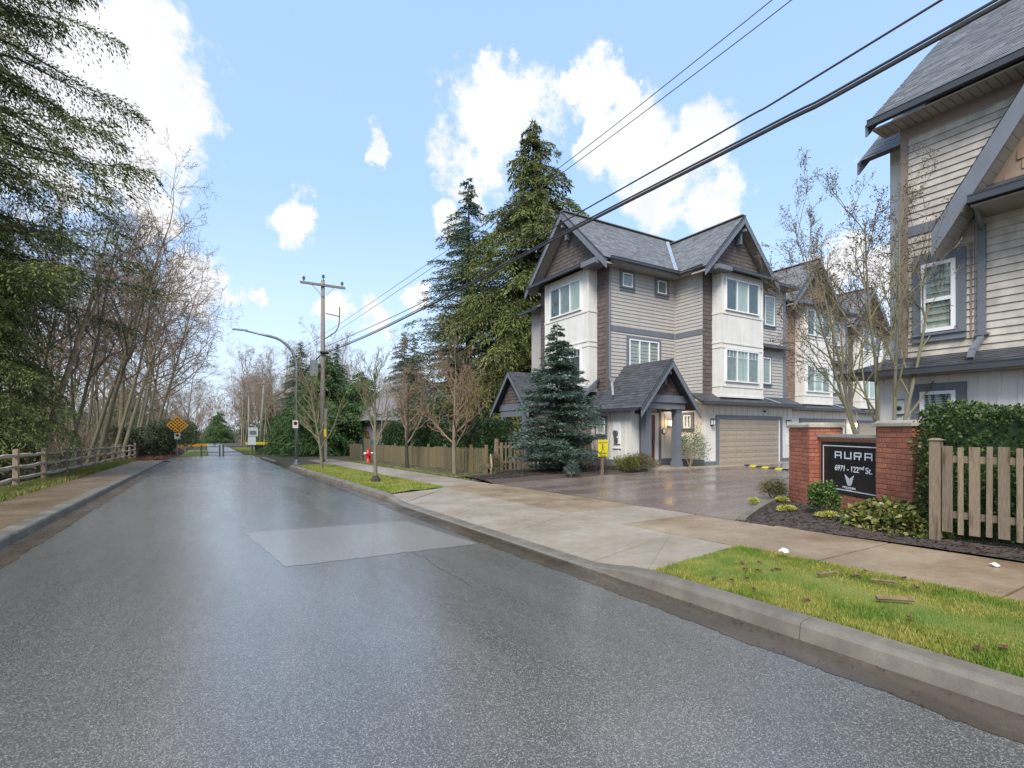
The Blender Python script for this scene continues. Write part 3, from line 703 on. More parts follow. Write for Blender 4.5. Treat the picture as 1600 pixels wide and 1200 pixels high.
def gable_front(parent, F, uc, half, z_eave, z_apex, proud, m_shake, zb, clipslope, front):
    """shake triangle behind the barge boards, king post, soffit returns"""
    sl_ = (z_apex-z_eave)/half
    tri = MB(); P = [F(uc-half+.1, z_eave+.1, -.02), F(uc+half-.1, z_eave+.1, -.02), F(uc, z_apex-.15, -.02)]
    d = Vector(F(0, 0, -.25))-Vector(F(0, 0, 0)); tri.prism(P, d); t = tri.build('gable_wall', m_shake, parent)
    shakes(t, F, uc-half, uc+half, zb, z_apex, .17, .22, m_shake, clip=lambda u, z: z < z_apex-.28-abs(u-uc)*sl_)
    k = MB(); k.fbox(F, uc-.07, uc+.07, z_apex-1.15, z_apex-.35, .05, .3); k.fbox(F, uc-.05, uc+.05, z_apex-.62, z_apex-.5, .02, .55); k.build('gable_bracket', 'grey', parent)
def unit_block(T, dx, dy, shake, lit=False, front_only=False, x_end=25.78):
    """garage block with bay gable: shared by the three town houses of the row"""
    X = lambda x: x+dx
    Yg, Yw, Yb = 14.8+dy, 15.2+dy, 14.7+dy
    MB().box(X(19.04), X(25.9), Yg, 22+dy, 0, 2.95).build('wall', 'white', T); MB().box(X(25.9), X(28.74), Yw+1.3, 22+dy, 0, 2.95).build('wall', 'white', T)
    MB().box(X(19.42), X(25.98), Yw, 22+dy, 2.9, 9.05).build('upper_wall', 'cream', T); MB().box(X(25.98), X(28.72), Yw+1.4, 22+dy, 2.9, 9.05).build('upper_wall', 'cream', T)
    FG, FW_, FB = SF(Yg), SF(Yw), SF(Yb)
    battens(T, FG, X(19.04), X(x_end), 2.33, 2.75, .42)
    # garage
    mb = MB()
    mb.fbox(FG, X(19.8), X(20.0), .02, 2.32, 0, .05); mb.fbox(FG, X(24.78), X(25.0), .02, 2.32, 0, .05); mb.fbox(FG, X(20.0), X(24.78), 2.14, 2.32, 0, .05)
    mb.build('garage_casing', 'grey', T)
    MB().fbox(FG, X(24.7), X(24.78), .03, 2.14, 0, .045).build('garage_jamb', 'vinyl', T)
    gd = MB(); gd.fbox(FG, X(20.0), X(24.7), .03, 2.14, 0, .006); g = gd.build('garage_door', 'garage', T)
    for r_ in range(4):
        z0 = .04+r_*.525; pnl = MB(); pnl.fbox(FG, X(20.01), X(24.69), z0, z0+.515, .004, .026); s_ = pnl.build('door_section', 'garage', g)
        for c in range(8):
            u = X(20.06)+c*.583
            for zz in (z0+.06, z0+.29):
                fr = MB(); a, b, c0, c1 = u+.03, u+.55, zz, zz+.17
                fr.hexa([FG(a, c0, .024), FG(b, c0, .024), FG(b, c1, .024), FG(a, c1, .024), FG(a+.03, c0+.03, .036), FG(b-.03, c0+.03, .036), FG(b-.03, c1-.03, .036), FG(a+.03, c1-.03, .036)])
                if not front_only: fr.build('raised_panel', 'garage', g)
    MB().fbox(FG, X(19.04), X(19.8), .02, .22, 0, .02).fbox(FG, X(25.0), X(x_end), .02, .22, 0, .02).build('plinth', 'grey', T)
    if not front_only:
        wall_lamp(T, FG, X(19.5), 1.98); wall_lamp(T, FG, X(25.45), 1.98)
        MB().fbox(FG, X(25.36), X(25.6), 1.55, 1.75, 0, .01).fbox(FG, X(25.4), X(25.56), .9, 1.5, 0, .01).build('notice_plate', 'vinyl', T)
        c = MB(); c.lathe([(.04, 0), (.06, .03), (.06, .07), (.03, .1)], FG(X(23.4), 2.5, .1), 10); c.build('camera_dome', 'black', T)
    # skirt roof over the garage
    roof(T, (X(18.3), Yg-.45, 2.88), (X(26.2), Yg-.45, 2.88), (X(26.2), Yw, 3.32), (X(18.3), Yw, 3.32), 'shingled', .06)
    gutter(T, (X(18.3), Yg-.5, 2.83), (X(26.2), Yg-.5, 2.83)); MB().box(X(18.4), X(26.1), Yg-.44, Yg-.002, 2.74, 2.77).build('soffit', 'soffit', T)
    mb = MB(); mb.bar((X(23.5), Yw-.05, 3.36), (X(24.2), Yg-.42, 2.96), .07, .05); mb.build('roof_flashing', 'flash', T)
    # bay
    bay(T, FB, X(20.07), X(23.24), .52, 8.95, 3.14, X(20.32), X(22.85), ((7.14, 8.62, False), (3.86, 5.37, True)), ('mix', 'mixb'))  # upper centre light: pale backing paints a bright reflection
    # shake corner strips
    shakes(T, FW_, X(19.42), X(20.07), 3.3, 8.9, .19, .26, shake)
    siding(T, FW_, X(23.24), X(25.75), 3.3, 8.9, .16, 'cream')
    MB().fbox(FW_, X(25.75), X(26.0), 3.3, 8.9, 0, .03).build('corner_post', 'grey', T)
    window(T, FW_, X(24.1), X(24.95), 6.95, 8.45, (), (.1, .1, .16), 'blind'); window(T, FW_, X(23.9), X(24.6), 3.98, 5.3, (), (.1, .1, .16), 'curtain_or_reflection')
    # small pent over lower right window
    roof(T, (X(23.3), Yw-.4, 5.75), (X(25.9), Yw-.4, 5.75), (X(25.9), Yw, 6.0), (X(23.3), Yw, 6.0), 'shingled', .05)
    # gable roof: ridge runs away from the drive
    xr, zr, yf = X(21.55), 11.68, 14.55+dy
    half = 2.72; ze = zr-half*1.02
    back = 19.6+dy
    roof(T, (xr-half, back, ze), (xr-half, yf, ze), (xr, yf, zr), (xr, back, zr), 'shingle')
    roof(T, (xr+half, yf, ze), (xr+half, back, ze), (xr, back, zr), (xr, yf, zr), 'shingle')
    for sgn in (-1, 1): barge(T, (xr, yf-.02*sgn if False else yf-.03, zr-.06), (xr+sgn*(half+.12), yf-.03, ze-.06-.12), .3)
    gable_front(T, SF(Yb+.3), xr, half-.15, ze, zr-.15, 0, shake, 9.02, 1, True)
    # pent at gable foot
    roof(T, (xr-1.95, Yb-.35, 8.95), (xr+2.1, Yb-.35, 8.95), (xr+2.1, Yb+.32, 9.12), (xr-1.95, Yb+.32, 9.12), 'shingled', .05)
    gutter(T, (xr-1.2, Yb-.38, 8.93), (xr+2.35, Yb-.38, 8.93), .11); MB().box(xr-2.2, xr-1.25, Yb-.42, Yb+.3, 8.8, 9.0).build('gable_return', 'grey', T)
    # soffits of the gable overhang
    for sgn in (-1, 1):
        a = Vector((xr, yf, zr-.2)); b = Vector((xr+sgn*half, yf, ze-.2)); mbs = MB()
        mbs.prism([a, b, b+Vector((0, 0, -.03)), a+Vector((0, 0, -.03))], (0, .8, 0)); mbs.build('soffit', 'soffit', T)
    # eave to the right of the gable and the block's main roof
    roof(T, (X(24.0), Yw-.5, 8.98), (X(26.4), Yw-.5, 8.98), (X(26.4), 18.2+dy, 10.85), (X(24.0), 18.2+dy, 10.85), 'shingle')
    gutter(T, (X(24.1), Yw-.55, 8.93), (X(26.3), Yw-.55, 8.93)); MB().box(X(24), X(26.2), Yw-.5, Yw, 8.86, 8.89).build('soffit', 'soffit', T)
    yr = 19.2+dy
    x0 = 14.4 if not front_only else X(19)
    roof(T, (x0, yr-3, 8.98), (X(28.8), yr-3, 8.98), (X(28.8), yr, 11.98), (x0, yr, 11.98), 'shingle')
    roof(T, (X(28.8), yr+3, 8.98), (x0, yr+3, 8.98), (x0, yr, 11.98), (X(28.8), yr, 11.98), 'shingle')
    mb = MB(); mb.bar((x0, yr, 12.0), (X(28.8), yr, 12.0), .3, .04); mb.bar((xr, yf, zr+.02), (xr, back-.6, zr+.02), .3, .04); mb.build('ridge_cap', 'shingle', T)

# ================================================================ corner town house (centre of the picture)
T1 = thing('town_house', 'cream corner town house with dark brown gables, beige garage and lit porch', 'house', (18, 17, 0))
unit_block(T1, 0, 0, 'brown')
FA, FWs, FBw = SF(16.8), WF(15.2), WF(14.7)
MB().box(15.2, 19.5, 16.8, 22.1, 0, 9.1).build('wing_wall', 'cream', T1)
siding(T1, FA, 15.28, 19.40, 4.0, 6.02, .16, 'cream'); siding(T1, FA, 15.28, 19.40, 6.28, 8.9, .16, 'cream')
FBq = lambda u, z, n: (19.42-n, u, z)
siding(T1, FBq, 15.2, 16.78, 3.3, 6.02, .16, 'cream'); siding(T1, FBq, 15.2, 16.78, 6.28, 8.9, .16, 'cream')
MB().fbox(FA, 15.2, 19.41, 6.02, 6.28, 0, .035).build('belt_course', 'grey', T1); MB().fbox(FBq, 15.2, 16.76, 6.02, 6.28, 0, .035).build('belt_course', 'grey', T1)
mb = MB(); mb.box(19.37, 19.415, 16.75, 16.795, 4, 8.9); mb.build('inner_corner', 'cream', T1)
window(T1, FA, 15.95, 16.56, 8.08, 8.70, (), (.15, .14, .19), 'curtain_or_reflection'); window(T1, FA, 18.17, 18.78, 8.08, 8.69, (), (.15, .14, .19), 'curtain_or_reflection')
window(T1, FA, 16.36, 18.26, 4.1, 5.76, (.34, .67), (.15, .15, .1), 'curtain_or_reflection')
# main eave along the wing
gutter(T1, (14.7, 16.1, 8.97), (19.05, 16.1, 8.97)); MB().box(14.8, 19.4, 16.15, 16.8, 8.84, 8.87).build('soffit', 'soffit', T1)
MB().box(14.75, 19.2, 16.12, 16.16, 8.85, 9.0).build('fascia', 'grey', T1)
# little eave along the return wall
gutter(T1, (18.85, 14.75, 8.93), (18.95, 16.2, 8.93)); MB().box(18.9, 19.4, 14.9, 16.2, 8.84, 8.87).build('soffit', 'soffit', T1)
# valley flashing
mb = MB(); va = Vector((19.0, 16.35, 9.13)); vb = Vector((21.25, 18.9, 11.72))
mb.bar(va+Vector((0, 0, .05)), vb+Vector((0, 0, .05)), .16, .03); mb.build('valley_flashing', 'flash', T1)
# street side: brown corner strip, bay, gable
shakes(T1, FWs, 16.98, 17.6, 3.2, 9.2, .19, .26, 'brown'); shakes(T1, FWs, 21.0, 22.1, 3.2, 9.2, .19, .26, 'brown')
MB().fbox(FWs, 16.78, 16.98, 3.2, 8.95, 0, .04).build('corner_post', 'brown', T1)
bay(T1, FBw, 17.58, 21.0, .52, 8.95, 3.35, 18.08, 20.5, ((7.14, 8.57, False), (3.85, 5.4, True)), ('mix_reflect', 'mix'))  # upper window: paler backings paint the trees' reflection
xf, yr, zr, half = 14.4, 19.22, 11.98, 3.0
for sgn in (-1, 1): barge(T1, (xf-.02, yr, zr-.08), (xf-.02, yr+sgn*(half+.13), zr-.08-(half+.13)), .3)
GF = WF(14.95)
gable_front(T1, GF, yr, 2.85, 9.0, 11.85, 0, 'brown', 9.1, 1, True)
roof(T1, (14.25, 21.9, 8.98), (14.25, 16.95, 8.98), (14.95, 16.95, 9.2), (14.95, 21.9, 9.2), 'shingled', .05)
gutter(T1, (14.22, 21.95, 8.96), (14.22, 17.6, 8.96), .11); MB().box(14.2, 15.0, 16.6, 17.55, 8.82, 9.04).build('gable_return', 'grey', T1)
for sgn in (-1, 1):
    a = Vector((xf, yr, zr-.22)); b = Vector((xf, yr+sgn*half, zr-.22-half)); MB().prism([a, b, b+Vector((0, 0, -.03)), a+Vector((0, 0, -.03))], (.55, 0, 0)).build('soffit', 'soffit', T1)
# back bump with lower eave
MB().box(15.6, 19, 22.1, 23.6, 0, 8.2).build('rear_wall', 'cream', T1); roof(T1, (15.0, 24.0, 8.1), (15.0, 22.0, 8.1), (17, 22.0, 9.2), (17, 24.0, 9.2), 'shingle'); gutter(T1, (14.98, 24, 8.08), (14.98, 22.1, 8.08))
mb = MB(); mb.tube([(15.1, 22.3, 8.0), (15.45, 22.3, 7.8), (15.45, 22.3, 3.2)], .05, 8); mb.build('downpipe', 'grey', T1)
mb = MB(); mb.tube([(14.9, 16.15, 8.95), (14.95, 16.3, 8.75), (15.16, 16.72, 8.55), (15.16, 16.72, 3.95), (15.0, 16.45, 3.7)], .045, 8); mb.build('downpipe', 'grey', T1)
mb = MB(); mb.bar((15.05, 16.45, 3.72), (14.6, 15.9, 3.08), .09, .06); mb.build('downpipe_shoe', 'flash', T1)
# ground floor, entry
FGw = WF(14.75)
MB().box(14.75, 15.35, 15.0, 22.0, 0, 2.8).build('ground_wall', 'white', T1); MB().box(15.35, 19.1, 16.1, 17.2, 0, 3.3).build('entry_wall', 'white', T1)
battens(T1, FGw, 15.1, 22, .4, 2.6, .42); MB().fbox(FGw, 15.0, 22, .0, .38, 0, .02).build('plinth', 'grey', T1)
FE = SF(16.1); FE0 = SF(15.0)
MB().fbox(FE0, 14.73, 15.36, 0, .3, 0, .02).build('plinth', 'grey', T1); MB().fbox(FE0, 15.2, 15.37, .3, 2.6, 0, .03).build('corner_post', 'grey', T1)
window(T1, FGw, 16.5, 17.05, 1.45, 2.15, (), (.1, .1, .16), 'curtain_or_reflection')
mt = MB(); mt.fbox(FGw, 15.62, 15.98, 1.05, 1.95, 0, .06); mt.fbox(FGw, 15.55, 16.05, .85, .9, 0, .05); m_ = mt.build('meter_box', 'vinyl', T1)
mt = MB(); mt.tube([FGw(15.8, 1.5, .06), FGw(15.8, 1.5, .16)], .12, 14); mt.fbox(FGw, 15.7, 15.9, 1.1, 1.3, .06, .1); mt.build('meter', 'steel', m_)
# front door with casing and step
dm = MB(); dm.fbox(FE, 16.3, 17.22, .1, 2.3, 0, .05); d_ = dm.build('front_door', 'door', T1)
for zz in (.3, 1.2): MB().fbox(FE, 16.44, 17.08, zz, zz+.75, .048, .065).build('door_panel', 'door', d_)
MB().fbox(FE, 17.1, 17.15, 1.0, 1.2, .05, .11).build('handle', 'metal', d_)
mb = MB(); mb.fbox(FE, 16.15, 16.29, .1, 2.4, 0, .08); mb.fbox(FE, 17.23, 17.45, .1, 2.4, 0, .08); mb.fbox(FE, 16.29, 17.23, 2.31, 2.4, 0, .08); mb.build('door_frame', 'vinyl', T1)
mb = MB(); mb.fbox(FE, 17.46, 17.66, .1, 2.6, 0, .05); mb.fbox(FE, 15.9, 16.13, .1, 2.6, 0, .05); mb.fbox(FE, 17.66, 19.03, .05, .34, 0, .03); mb.build('entry_trim', 'grey', T1)
wall_lamp(T1, FE, 18.2, 1.95, True)
mb = MB(); mb.tube([FE(17.88, 1.58, .0), FE(17.88, 1.58, .025)], .14, 18); pl = mb.build('number_plate', 'black', T1); MB().tube([FE(17.88, 1.58, .025), FE(17.88, 1.58, .03)], .105, 18).build('plate_face', 'vinyl', pl)
battens(T1, FE, 17.66, 19.0, .34, 2.7, .6); MB().fbox(FE, 18.42, 18.46, .3, 2.7, 0, .05).build('cable_duct', 'black', T1)
window(T1, WF(19.04), 15.5, 15.9, 1.72, 2.32, (.5,), (.13, .12, .14), 'blind')
battens(T1, WF(19.04), 14.82, 15.3, .3, 2.72, .3); MB().fbox(WF(19.04), 14.8, 16.05, .02, .3, 0, .02).build('plinth', 'grey', T1)
MB().box(15.2, 17.45, 14.25, 16.1, 0, .07).build('porch_step', 'walk2', T1)
# porch columns, beam and roof
for xa in (15.13, 16.92):
    c = MB(); c.box(xa, xa+.29, 14.53, 14.82, .07, 2.5); c.box(xa-.03, xa+.32, 14.5, 14.85, .07, .3); c.box(xa-.02, xa+.31, 14.51, 14.84, 2.38, 2.46); c.build('porch_column', 'grey', T1)
MB().box(15.05, 17.37, 14.47, 14.85, 2.5, 2.75).build('porch_beam', 'grey', T1); MB().box(14.95, 17.45, 14.4, 14.9, 2.76, 3.06).build('porch_beam', 'grey', T1)
MB().box(14.95, 15.35, 14.9, 15.0, 2.3, 2.75).build('porch_bracket', 'darkgrey', T1)
xr, zr2, yf = 16.12, 4.52, 14.1; half = 1.7; k_ = 1.18; ze = zr2-half*k_
roof(T1, (xr-half, 17.5, ze), (xr-half, yf, ze), (xr, yf, zr2), (xr, 17.5, zr2), 'shingled')
roof(T1, (xr+half, yf, ze), (xr+half, 17.0, ze), (xr, 17.0, zr2), (xr, yf, zr2), 'shingled')
for sgn in (-1, 1): barge(T1, (xr, yf-.03, zr2-.05), (xr+sgn*(half+.06), yf-.03, ze-.05-.07), .26)
PF = SF(14.6)
tri = MB(); tri.prism([PF(xr-1.25, 3.05, 0), PF(xr+1.25, 3.05, 0), PF(xr, zr2-.1, 0)], (0, .1, 0)); t_ = tri.build('porch_gable', 'brown', T1)
shakes(t_, PF, xr-1.3, xr+1.3, 3.08, zr2, .16, .2, 'brown', clip=lambda u, z: z < zr2-.2-abs(u-xr)*k_)
mb = MB(); mb.fbox(PF, xr-.06, xr+.06, 3.5, 4.2, .04, .2); mb.fbox(PF, xr-.05, xr+.05, 3.9, 4.02, .2, .45); mb.build('gable_bracket', 'grey', T1)
gutter(T1, (xr-half-.05, 17.4, ze-.06), (xr-half-.05, 14.25, ze-.06), .1)
# lean-to roof against the street bay, end barge
roof(T1, (13.5, 21.2, 2.55), (13.5, 17.4, 2.55), (15.2, 17.4, 3.95), (15.2, 21.2, 3.95), 'shingled')
MB().prism([(13.45, 17.36, 2.42), (14.95, 17.36, 3.66), (14.95, 17.36, 3.9), (13.45, 17.36, 2.66)], (0, -.05, 0)).build('barge_board', 'grey', T1)
gutter(T1, (13.46, 21.2, 2.52), (13.46, 17.5, 2.52), .1); MB().box(13.6, 14.75, 17.5, 21.0, 0, 2.4).build('side_wall', 'wallbg', T1)
# second porch towards the trees
yr2, zr3, half3, ks = 21.6, 4.55, 1.75, 1.12; ze3 = zr3-half3*ks; xf3 = 12.9
roof(T1, (xf3, yr2-half3, ze3), (15.6, yr2-half3, ze3), (15.6, yr2, zr3), (xf3, yr2, zr3), 'shingled'); roof(T1, (15.6, yr2+half3, ze3), (xf3, yr2+half3, ze3), (xf3, yr2, zr3), (15.6, yr2, zr3), 'shingled')
for sgn in (-1, 1): barge(T1, (xf3-.03, yr2, zr3-.05), (xf3-.03, yr2+sgn*(half3+.06), ze3-.12), .24)
PW = WF(13.2); tri = MB(); tri.prism([PW(yr2-1.3, 2.95, 0), PW(yr2+1.3, 2.95, 0), PW(yr2, zr3-.1, 0)], (.1, 0, 0)); t_ = tri.build('porch_gable', 'brown', T1)
shakes(t_, PW, yr2-1.3, yr2+1.3, 3.0, zr3, .16, .2, 'brown', clip=lambda u, z: z < zr3-.2-abs(u-yr2)*ks)
mb = MB(); mb.fbox(PW, yr2-1.35, yr2+1.35, 2.62, 2.95, -.1, .06); mb.fbox(PW, yr2-1.25, yr2+1.25, 2.3, 2.61, -.1, .03); mb.build('porch_beam', 'grey', T1)
for yy in (20.4, 22.4): MB().box(13.15, 13.5, yy, yy+.35, 0, 2.3).build('porch_column', 'grey', T1)
# ================================================================ two more houses of the row
T2 = thing('town_house', 'tan gabled town house second in the row behind the bare tree', 'house', (27.5, 18, 0)); unit_block(T2, 9.3, 1.4, 'tan', front_only=True, x_end=26.6)
T3 = thing('town_house', 'far town house third in the row beside the near building', 'house', (37, 19, 0)); unit_block(T3, 18.6, 2.6, 'brown', front_only=True)
FQ = SF(16.2); wall_lamp(T2, FQ, 35.3, 1.95, True)
shakes(T2, SF(16.6), 28.0, 28.7, 3.2, 8.9, .19, .26, 'tan')

# ================================================================ near building at the right edge
TN = thing('town_house', 'near cream town house cropped by the right edge with steep grey gable', 'house', (16, 1.5, 0))
FN = WF(13.4); FNg = WF(13.3)
MB().box(13.4, 22, -8, 5.1, 2.8, 8.4).build('upper_wall', 'cream', TN); MB().box(13.3, 22, -8, 5.65, -.05, 3.0).build('ground_wall', 'white', TN)
siding(TN, FN, 3.9, 5.03, 3.2, 5.91, .15, 'creamn', True); siding(TN, FN, -1.5, 5.03, 6.13, 8.3, .15, 'creamn', True)
siding(TN, FN, -1.5, 3.88, 3.2, 5.91, .15, 'creamn', True)
MB().fbox(FN, 3.9, 5.03, 5.91, 6.13, 0, .035).build('belt_course', 'grey', TN)
MB().fbox(FN, 5.03, 5.17, 3.15, 8.35, -.14, .045).build('corner_post', 'tanpost', TN)
window(TN, FN, 4.18, 4.77, 3.72, 5.2, (), (.16, .2, .2), 'slats', hbar=.46, n0=.05, fw=.075)
MB().fbox(FN, 3.93, 3.96, 3.5, 5.45, 0, .04).build('casing_strip', 'tanpost', TN)
window(TN, FNg, 4.15, 4.76, 1.2, 2.44, (), (.16, .17, .15), 'slats', n0=.04, fw=.07)
for u in (5.5, 5.28, 5.02, 4.62, 4.3, 3.85, 3.5, 3.2, 2.85, 2.5, 2.1, 1.7): 
    lo_ = 2.63 if 4.0 < u < 4.95 else .1
    MB().fbox(FNg, u-.03, u+.03, lo_, 2.76, 0, .02).build('batten', 'white', TN)
mb = MB(); mb.fbox(FNg, 5.06, 5.26, 1.98, 2.28, .0, .03); v_ = mb.build('vent_plate', 'white', TN); MB().tube([FNg(5.16, 2.1, .03), FNg(5.16, 2.1, .05)], .055, 14).build('vent', 'steel', v_)
MB().fbox(FNg, 5.08, 5.24, 1.95, 1.965, 0, .05).fbox(FNg, 5.08, 5.24, 2.285, 2.3, 0, .04).build('vent_rim', 'darkgrey', v_)
MB().tube([FNg(5.16, 2.1, .05), FNg(5.16, 2.1, .06)], .03, 12).build('vent_hole', 'black', v_)
# skirt roof
roof(TN, (12.8, 6.25, 2.9), (12.8, -6, 2.9), (13.42, -6, 3.24), (13.42, 5.3, 3.24), 'shingled', .06, .11, .25)
roof(TN, (20, 6.25, 2.9), (12.8, 6.25, 2.9), (13.42, 5.3, 3.24), (20, 5.3, 3.24), 'shingled', .06)
gutter(TN, (12.76, 6.25, 2.85), (12.76, -6, 2.85), .12); MB().box(12.8, 13.3, -6, 6.2, 2.78, 2.8).build('soffit', 'soffit', TN)
# main roof and eave
roof(TN, (12.8, 5.6, 8.55), (12.8, -9, 8.55), (17.6, -9, 12.75), (17.6, 5.6, 12.75), 'shingle', .1, .13, .3)
roof(TN, (22.4, -9, 8.55), (22.4, 5.6, 8.55), (17.6, 5.6, 12.75), (17.6, -9, 12.75), 'shingle', .1)
gutter(TN, (12.74, 5.55, 8.48), (12.74, -9, 8.48), .13); MB().box(12.8, 13.4, -9, 5.5, 8.34, 8.37).build('soffit', 'soffit', TN)
mb = MB()
for i in range(40): mb.box(12.82, 13.38, 5.4-i*.14, 5.412-i*.14, 8.33, 8.338)
mb.build('soffit_joints', 'tanpost', TN)
MB().box(13.36, 13.42, -9, 5.1, 8.1, 8.34).build('frieze', 'tanpost', TN)
MB().prism([(13.4, 5.1, 8.3), (21.8, 5.1, 8.3), (17.6, 5.1, 12.2)], (0, -.1, 0)).build('north_gable', 'tan', TN)
barge(TN, (17.6, 5.6, 12.7), (12.72, 5.6, 8.43), .22)
# gable on the side away from the camera: its barge and wall edge show past the corner
MB().box(14.3, 17.5, 5.1, 5.75, 3.1, 8.6).build('side_bay', 'white', TN)
roof(TN, (13.7, 6.15, 8.2), (13.7, 4.9, 8.2), (15.9, 4.9, 10.2), (15.9, 6.15, 10.2), 'shingle'); barge(TN, (15.9, 6.17, 10.15), (13.62, 6.17, 8.08), .24); roof(TN, (18.1, 4.9, 8.2), (18.1, 6.15, 8.2), (15.9, 6.15, 10.2), (15.9, 4.9, 10.2), 'shingle'); barge(TN, (15.9, 6.17, 10.15), (18.18, 6.17, 8.08), .24)
# steep cross gable facing the street
yc, za, xg = 1.55, 10.1, 12.55; ks = 1.62; yb = 4.32
roof(TN, (xg, yb, za-(yb-yc)*ks+.04), (15.5, yb, za-(yb-yc)*ks+.04), (15.5, yc, za+.04), (xg, yc, za+.04), 'shingle', .05)
roof(TN, (15.5, yc-2.75, za-2.75*ks), (xg, yc-2.75, za-2.75*ks), (xg, yc, za), (15.5, yc, za), 'shingle', .05)
for sgn in (-1, 1):
    a = Vector((xg-.02, yc, za)); b = Vector((xg-.02, yc+sgn*(yb-yc), za-(yb-yc)*ks)); dz = Vector((0, 0, .24))
    MB().prism([a, b, b-dz, a-dz], (.05, 0, 0)).build('barge_board', 'grey', TN); MB().prism([a-dz, b-dz, b-dz*2.15, a-dz*2.15], (.035, 0, 0)).build('barge_board', 'grey', TN)
    # boarded soffit between barge and wall
    mb = MB(); n = 26
    for i in range(n):
        p = a.lerp(b, i/n)-dz*2.0; q = a.lerp(b, (i+.94)/n)-dz*2.0
        mb.add([p+Vector((.04, 0, .02)), q+Vector((.04, 0, .02)), q+Vector((.6, 0, .02)), p+Vector((.6, 0, .02)), p+Vector((.04, 0, 0)), q+Vector((.04, 0, 0)), q+Vector((.6, 0, 0)), p+Vector((.6, 0, 0))], [(0, 1, 2, 3), (7, 6, 5, 4), (0, 4, 5, 1), (1, 5, 6, 2), (2, 6, 7, 3), (3, 7, 4, 0)])
    mb.build('soffit_boards', 'soffit', TN)
FX = WF(13.05)
MB().prism([FX(yc-2.2, 6.3, 0), FX(yc+2.2, 6.3, 0), FX(yc, za-.3, 0)], (.2, 0, 0)).build('gable_wall', 'tan', TN)
shakes(TN, FX, yc-2.2, yc+2.2, 6.3, za, .2, .3, 'tan', clip=lambda u, z: z < za-.75-abs(u-yc)*ks)
roof(TN, (12.5, 3.72, 6.05), (12.5, -.8, 6.05), (13.06, -.8, 6.4), (13.06, 3.72, 6.4), 'shingled', .05)
gutter(TN, (12.46, 3.72, 6.0), (12.46, -.8, 6.0), .13); MB().box(12.5, 13.4, -.8, 3.7, 5.88, 5.91).build('soffit', 'soffit', TN)
mb = MB(); mb.tube([(12.6, 3.66, 5.95), (12.9, 3.7, 5.8), (13.3, 3.76, 5.66)], .04, 8); mb.box(13.3, 13.38, 3.71, 3.83, 3.5, 5.75); mb.box(13.28, 13.39, 3.66, 3.88, 3.52, 3.56); mb.build('downpipe', 'grey', TN)
mb = MB(); mb.bar((13.34, 3.77, 3.5), (13.0, 3.82, 3.2), .1, .07); mb.bar((13.0, 3.82, 3.2), (12.93, 3.83, 3.04), .1, .07); mb.build('downpipe_shoe', 'grey', TN)
# far background house behind the fence
TB = thing('background_house', 'distant house with pale grey hipped roof behind the hedge', 'house', (16, 46, 0))
MB().box(12.5, 24, 44, 54, -.6, 2.6).build('wall', 'wallbg', TB)
roof(TB, (11.8, 43.3, 2.5), (24.7, 43.3, 2.5), (21, 49, 6.6), (16, 49, 6.6), 'roofbg', .1, .3, .8); roof(TB, (11.8, 54.7, 2.5), (11.8, 43.3, 2.5), (16, 49, 6.6), (16, 49.2, 6.6), 'roofbg', .1, .3, .8)
roof(TB, (24.7, 54.7, 2.5), (11.8, 54.7, 2.5), (16, 49.2, 6.6), (21, 49.2, 6.6), 'roofbg', .1, .3, .8)
MB().prism([(12.3, 44.2, .4), (12.3, 47.6, .4), (12.3, 47.6, 2), (12.3, 45.9, 3.4), (12.3, 44.2, 2)], (.25, 0, 0)).build('porch_gable', 'roofbg', TB); MB().box(12.2, 12.24, 44.6, 45.5, .0, 1.6).build('door', 'door', TB)
# ================================================================ brick entrance sign (its own axes: x to the right of view, y away)
TH = R(YAW); c_, s_ = math.cos(TH), math.sin(TH)
def cw(X, Z): return (X*c_+Z*s_, -X*s_+Z*c_)
o_ = cw(6.35, 8.0)
SG = thing('brick_entrance_sign', 'red brick entrance wall with two piers and a black name sign', 'sign wall', (*o_, 0), -TH, local=True)
# local: x = 0 at the pier face, growing away from the street; y = 0 at the near pier's camera-side edge
course = .0885; bl = .215; bh = .079
NB = [0]
bmesh_cache = {}
def brick_mesh(L, D, H):
    k = (round(L, 3), round(D, 3), round(H, 3))
    if k not in bmesh_cache:
        mb = MB(); b = .004
        mb.box(-L/2, L/2, -D/2, D/2, -H/2, H/2); o = mb.build('brick', 'brick', bevel=b); me = o.data; bpy.data.objects.remove(o); bmesh_cache[k] = me
    return bmesh_cache[k]
rest = MB()
def brick(parent, x, y, z, L, axis_, single):
    D = .02
    if single and NB[0] < 300:
        o = bpy.data.objects.new('brick', brick_mesh(L if axis_ == 'x' else D, D if axis_ == 'x' else L, bh)); COL.objects.link(o); o.parent = parent
        o.location = (x+random.uniform(-.002, .002), y+random.uniform(-.002, .002), z); NB[0] += 1
    else:
        lx, ly = (L, D) if axis_ == 'x' else (D, L); rest.box(x-lx/2, x+lx/2, y-ly/2, y+ly/2, z-bh/2, z+bh/2)
def brick_face(parent, axis_, fixed, a, b, z0, rows, single, skip=0):
    for r_ in range(rows):
        z = z0+course*(r_+.5); u = a+(-(bl+.01)/2 if r_ % 2 else 0)
        while u < b-.01:
            p, q = max(a, u), min(b, u+bl)
            if q-p > .03:
                L = round((q-p)/.02)*.02; m_ = (p+q)/2
                if axis_ == 'x': brick(parent, m_, fixed, z, min(L, q-p), 'x', single)
                else: brick(parent, fixed, m_, z, min(L, q-p), 'y', single)
            u += bl+.01
